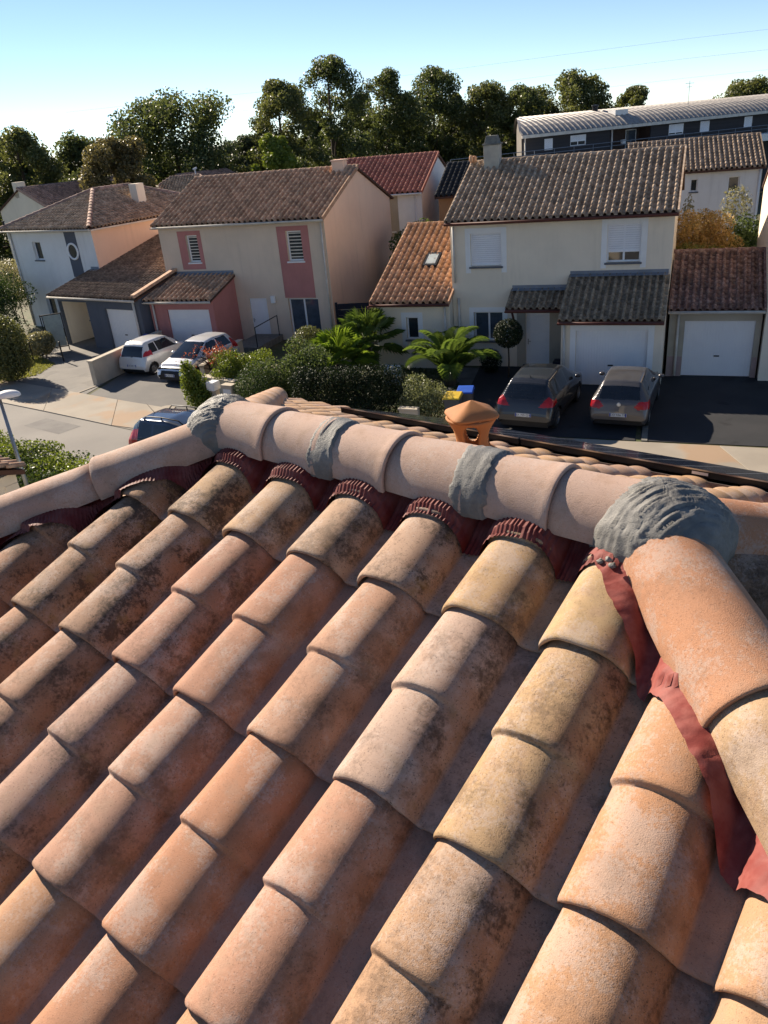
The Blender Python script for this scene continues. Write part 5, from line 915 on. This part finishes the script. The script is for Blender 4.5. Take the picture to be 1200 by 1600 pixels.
golf = dict(L=4.2, W=1.76, wr=.31, wx=(.76, 3.34), mirror=(2.75, .95, 1.0), plates=[(-.004, .55, 'DD 436 TP', True)],
 keys=[(0, .38, .50, .56, .72, .80, .70), (.04, .28, .62, .70, .76, .84, .72), (.10, .24, .78, .90, .80, .87, .72), (.20, .22, .92, 1.05, .82, .88, .69), (.42, .20, .97, 1.34, .83, .88, .60), (.60, .20, .98, 1.44, .83, .88, .58), (1.6, .20, .96, 1.485, .83, .88, .59), (2.2, .20, .94, 1.44, .83, .88, .59), (2.95, .20, .92, 1.12, .83, .875, .64), (3.25, .20, .88, .96, .82, .87, .70), (3.8, .22, .76, .82, .80, .84, .62), (4.1, .28, .6, .66, .72, .76, .55), (4.2, .36, .46, .52, .62, .66, .5)],
 zones=zones([(0, .99), (.62, .99), (.55, 1.33), (0, 1.35)], [(.46, .80), (.58, .72), (.90, .74), (.90, .94), (.60, .96)], [[(.52, 1.04), (1.1, 1.02), (1.1, 1.40), (.78, 1.40)], [(1.16, 1.02), (1.95, 1.0), (1.95, 1.40), (1.16, 1.41)], [(2.0, 1.0), (2.85, .98), (2.3, 1.36), (2.0, 1.39)]], [(0, .98), (.78, .96), (.62, 1.40), (0, 1.42)], lower=.40, xf=2.3, light_x=.5))
golf['lower'] = M_['golfgrey']
cg = car('parked_car', 'bronze grey hatchback parked in front of the cream garage door', golf, (7.42, 22.35), 64, M_['golfgrey'])
MB().lathe([(.062, 0), (.062, .012), (.048, .014), (.044, .008), (0, .008)], 24).build('emblem', M_['alloy'], cg).matrix_basis = Matrix.Translation((.075, 0, .86)) @ Matrix.Rotation(R(-78), 4, 'Y')
suv = dict(L=4.37, W=1.84, wr=.33, wx=(.80, 3.42), mirror=(2.9, .98, 1.08), plates=[(-.006, .62, 'BX 705 QX', True)],
 keys=[(0, .42, .54, .60, .76, .84, .72), (.05, .30, .70, .78, .80, .88, .74), (.12, .26, .88, .98, .84, .91, .74), (.24, .24, 1.02, 1.14, .86, .92, .71), (.50, .22, 1.06, 1.48, .87, .92, .63), (.72, .22, 1.07, 1.58, .87, .92, .61), (1.7, .22, 1.05, 1.64, .87, .92, .63), (2.4, .22, 1.03, 1.58, .87, .92, .63), (3.1, .22, 1.0, 1.22, .87, .915, .68), (3.4, .22, .97, 1.05, .86, .91, .72), (3.95, .24, .86, .92, .84, .88, .64), (4.27, .30, .66, .72, .76, .80, .56), (4.37, .38, .5, .56, .66, .7, .5)],
 zones=zones([(0, 1.08), (.40, 1.04), (.66, 1.14), (.57, 1.46), (0, 1.48)], [(.46, .86), (.92, .88), (.92, 1.00), (.74, 1.16), (.66, 1.10)], [[(.62, 1.13), (1.2, 1.11), (1.2, 1.50), (.95, 1.52)], [(1.26, 1.11), (2.0, 1.09), (2.0, 1.53), (1.26, 1.53)], [(2.06, 1.09), (2.98, 1.07), (2.42, 1.48), (2.06, 1.52)]], [(0, 1.08), (.8, 1.04), (.66, 1.50), (0, 1.54)], roof=(.98, 2.5, .50, 1.5), lower=.50, xf=2.5, light_x=.6))
cp_ = car('parked_car', 'dark grey crossover with glass roof left of the bronze hatchback', suv, (4.62, 22.95), 61, M_['darkgrey'])
MB().box(-.035, .035, -.035, .035, 0, .01).build('emblem', M_['alloy'], cp_).matrix_basis = Matrix.Translation((.165, 0, .98)) @ Matrix.Rotation(R(-70), 4, 'Y'); MB().tube([(.8, 0, 1.6), (.72, 0, 1.68)], [.02, .008], 6).build('antenna', M_['black'], cp_)
est = dict(L=4.4, W=1.78, wr=.32, wx=(.8, 3.4), mirror=(2.9, .95, 1.02), plates=[(-.006, .6, '', True)],
 keys=[(0, .42, .54, .60, .72, .80, .70), (.05, .30, .74, .84, .78, .85, .72), (.14, .26, .94, 1.08, .82, .88, .70), (.30, .24, 1.0, 1.38, .84, .89, .64), (.55, .22, 1.02, 1.56, .84, .89, .61), (1.7, .22, 1.0, 1.62, .84, .89, .62), (2.4, .22, .98, 1.54, .84, .89, .62), (3.1, .22, .96, 1.18, .84, .885, .66), (3.4, .22, .92, 1.0, .83, .88, .7), (3.95, .24, .82, .88, .82, .86, .62), (4.3, .30, .62, .68, .74, .78, .55), (4.4, .38, .5, .55, .64, .68, .5)],
 zones=zones([(0, 1.02), (.70, 1.02), (.60, 1.46), (0, 1.48)], [(.66, .8), (.9, .8), (.9, 1.3), (.72, 1.3)], [[(.42, 1.06), (1.15, 1.05), (1.15, 1.48), (.62, 1.48)], [(1.2, 1.05), (2.0, 1.03), (2.0, 1.49), (1.2, 1.49)], [(2.06, 1.03), (2.95, 1.01), (2.4, 1.44), (2.06, 1.48)]], [(0, 1.02), (.78, 1.0), (.64, 1.46), (0, 1.48)], lower=.3, xf=2.5))
ce = car('parked_car', 'blue grey estate car with black roof rails half hidden by the hip', est, (-7.45, 24.0), -33, M_['bluegrey'])
for sd_ in (-1, 1):
    rb = MB().tube([(.72, sd_*.56, 1.56), (.85, sd_*.55, 1.66), (1.5, sd_*.55, 1.70), (2.2, sd_*.55, 1.67), (2.4, sd_*.56, 1.56)], .020, 8); rb.tube([(1.5, sd_*.55, 1.56), (1.5, sd_*.55, 1.70)], .02, 6); rb.build('roof_rail', M_['black'], ce, True)
MB().tube([(.66, .0, 1.55), (.35, .0, 1.85)], [.010, .004], 6).build('antenna', M_['black'], ce)
# ------------------------------------------------------------------ walls, letter boxes, bins, lamp
def low_wall(name, label, a, b, h, th, mat='stone', cope=True, h2=None):
    d = Vector((b[0]-a[0], b[1]-a[1], 0)); L = d.length; t = thing(name, label, 'wall', (*a, 0), math.atan2(d.y, d.x)); h2 = h2 or h
    MB().add([(0,-th/2,0), (L,-th/2,0), (L,th/2,0), (0,th/2,0), (0,-th/2,h), (L,-th/2,h2), (L,th/2,h2), (0,th/2,h)], [(0,3,2,1), (4,5,6,7), (0,1,5,4), (1,2,6,5), (2,3,7,6), (3,0,4,7)]).build('wall_body', M_[mat], t)
    if cope:
        n = max(1, round(L / .9)); w = L / n
        for k in range(n):
            z0 = h + (h2-h) * k / n; z1 = h + (h2-h) * (k+1) / n; x0, x1 = k*w + .004 - (.04 if k == 0 else 0), (k+1)*w - .004; y0, y1 = -th/2-.04, th/2+.04
            MB().add([(x0,y0,z0+.001), (x1,y0,z1+.001), (x1,y1,z1+.001), (x0,y1,z0+.001), (x0,y0,z0+.06), (x1,y0,z1+.06), (x1,y1,z1+.06), (x0,y1,z0+.06)], [(0,3,2,1), (4,5,6,7), (0,1,5,4), (1,2,6,5), (2,3,7,6), (3,0,4,7)]).build('coping_stone', M_['stone'], t, bevel=.01)
    return t
low_wall('garden_wall', 'cream garden wall between the two driveways on the left', (-12.05, 33.4), (-10.1, 38.3), 1.04, .22)
low_wall('garden_wall', 'low stone coloured wall beside the silver hatchback', (-7.0, 31.9), (-5.9, 36.0), .78, .2)
low_wall('garden_wall', 'short low wall below the red leaved tree', (-6.95, 31.3), (-5.35, 29.9), .55, .22)
low_wall('garden_wall', 'low pale planter wall under the feather palm', (.55, 29.6), (1.15, 29.3), .75, .25, 'offwhite', False)
low_wall('garden_wall', 'short beige wall at the right end of the dark hedge', (.85, 24.62), (1.45, 24.36), .62, .2)
for p, lab in (((-5.95, 28.55), 'white letter box on a pillar beside the upright shrub'),):
    t = thing('letter_box', lab, 'letter box', (*p, 0), R(-30)); MB().box(-.14, .14, -.12, .12, 0, .72).build('pillar', M_['stone'], t, bevel=.01); MB().box(-.2, .16, -.2, .2, .73, 1.05).build('box', M_['white'], t, bevel=.015); MB().box(-.205, -.2, -.13, .13, .9, .93).build('slot', M_['black'], t)
t = thing('meter_pillar', 'pale meter box pillar beside the letter box', 'meter box', (-5.35, 28.3, 0), R(-30)); MB().box(-.24, .24, -.14, .14, 0, .92).build('cabinet', M_['stone'], t, bevel=.015); MB().box(-.26, .26, -.16, .16, .921, .96).build('lid', M_['stone'], t, bevel=.01); MB().box(-.18, .18, -.146, -.141, .15, .8).build('door_panel', M_['white'], t)
def bin_(label, x, y, rz, lid):
    t = thing('wheelie_bin', label, 'bin', (x, y, 0), R(rz), 'bins beside the parked cars'); b = MB(); b.add([(-.2,-.24,.08), (.2,-.24,.08), (.2,.2,.08), (-.2,.2,.08), (-.26,-.3,.88), (.26,-.3,.88), (.26,.3,.88), (-.26,.3,.88)], [(0,3,2,1), (0,1,5,4), (1,2,6,5), (2,3,7,6), (3,0,4,7)]); b.box(-.28, .28, -.32, .32, .86, .90); b.build('bin_body', pm('bin_grey', (.10, .10, .105), None, rough=.5, bump=0), t, bevel=.02)
    l = MB(); l.add([(-.29,-.35,.905), (.29,-.35,.905), (.29,.31,.905), (-.29,.31,.905), (-.27,-.32,.95), (.27,-.32,.95), (.26,.29,1.0), (-.26,.29,1.0)], [(0,1,5,4), (1,2,6,5), (2,3,7,6), (3,0,4,7), (4,5,6,7)]); l.build('lid', lid, t, bevel=.015)
    for s_ in (-1, 1): w = obj('wheel', MB().lathe([(0, -.03), (.10, -.03), (.10, .03), (0, .03)], 14).mesh('wheel', M_['tyre']), t); w.location = (s_*.24, .22, .10); w.rotation_euler = (0, R(90), 0)
    MB().tube([(-.2, .34, .9), (.2, .34, .9)], .018, 6).build('handle', M_['black'], t)
YL = pm('yellow_lid', (.62, .42, .04), None, rough=.4, bump=0); BL = pm('blue_lid', (.03, .10, .48), None, rough=.4, bump=0)
bin_('grey wheelie bin with yellow lid behind the terracotta vent', 2.62, 24.55, -20, YL); bin_('grey wheelie bin with blue lid next to the yellow lidded bin', 3.1, 25.05, -15, BL); bin_('grey wheelie bin with blue lid behind the garden wall on the left', -10.75, 38.0, -34, BL)
lp = thing('street_lamp', 'grey street lamp with white oval head at the lower left', 'street lamp', (-8.32, 17.0, 0), R(10))
MB().tube([(0, 0, 0), (0, 0, 2.2), (0, 0, 4.32)], [.065, .05, .036], 12).build('pole', pm('galvanised_pole', (.34, .36, .37), None, rough=.4, metal=.7, bump=0), lp, True)
def ell(cx, cy, cz, a, b, c, z0, z1, nm, mt): return MB().grid([[(cx + a * math.cos(ph) * math.cos(t), cy + b * math.cos(ph) * math.sin(t), cz + c * math.sin(ph)) for t in [2*math.pi*k/24 for k in range(25)]] for ph in [R(z0 + (z1-z0) * i / 8) for i in range(9)]]).build(nm, mt, lp, True)
ell(.20, 0, 4.36, .27, .16, .13, -6, 90, 'lamp_hood', M_['white']); ell(.20, 0, 4.36, .25, .15, .05, -90, -4, 'lamp_glass', M_['clear_lamp']); MB().box(-.07, .03, -.05, .05, 4.28, 4.40).build('bracket', M_['zinc'], lp, bevel=.01)
for k, (p, q) in enumerate((((-16.9, 39.2), .9), ((-15.1, 38.4), .95))):
    t = thing('bollard', ('thin dark post at the edge of the left driveway grass', 'thin dark post at the edge of the shaded left driveway')[k], 'post', (*p, 0)); MB().tube([(0, 0, 0), (0, 0, q)], .04, 8).build('shaft', M_['black'], t); MB().lathe([(.05, 0), (.05, .04), (0, .07)], 8, (0, 0, q)).build('knob', M_['black'], t)
# ------------------------------------------------------------------ power lines, aerial
pl_ = thing('power_lines', 'thin power lines crossing the sky behind the trees', 'cable')
pl_.location = (0, 0, 0); w_ = MB()
for k in range(3): w_.tube([(-60 + 20*i, 190 - 6*i, 17.5 - 3.0*k + .3*math.cos(i) + .12*i) for i in range(14)], 0.011, 4, False)
w_.build('wire', M_['zinc'], pl_)
ar = thing('aerial', 'television aerial on the rounded metal roof', 'aerial', (32.2, 81.5, 8.4)); m = MB(); m.tube([(0,0,0), (0,0,2.2)], .02, 5); m.tube([(-.4,0,2.0), (.4,0,2.0)], .014, 4); m.tube([(-.25,0,1.7), (.25,0,1.7)], .014, 4); m.build('mast', M_['zinc'], ar)
mh = struct(MB().lathe([(.34, .0), (.34, .012), (0, .014)], 28, (-8.0, 29.0, .036)).build('manhole_cover', conc)); mh['label'] = 'round manhole cover in the pavement'
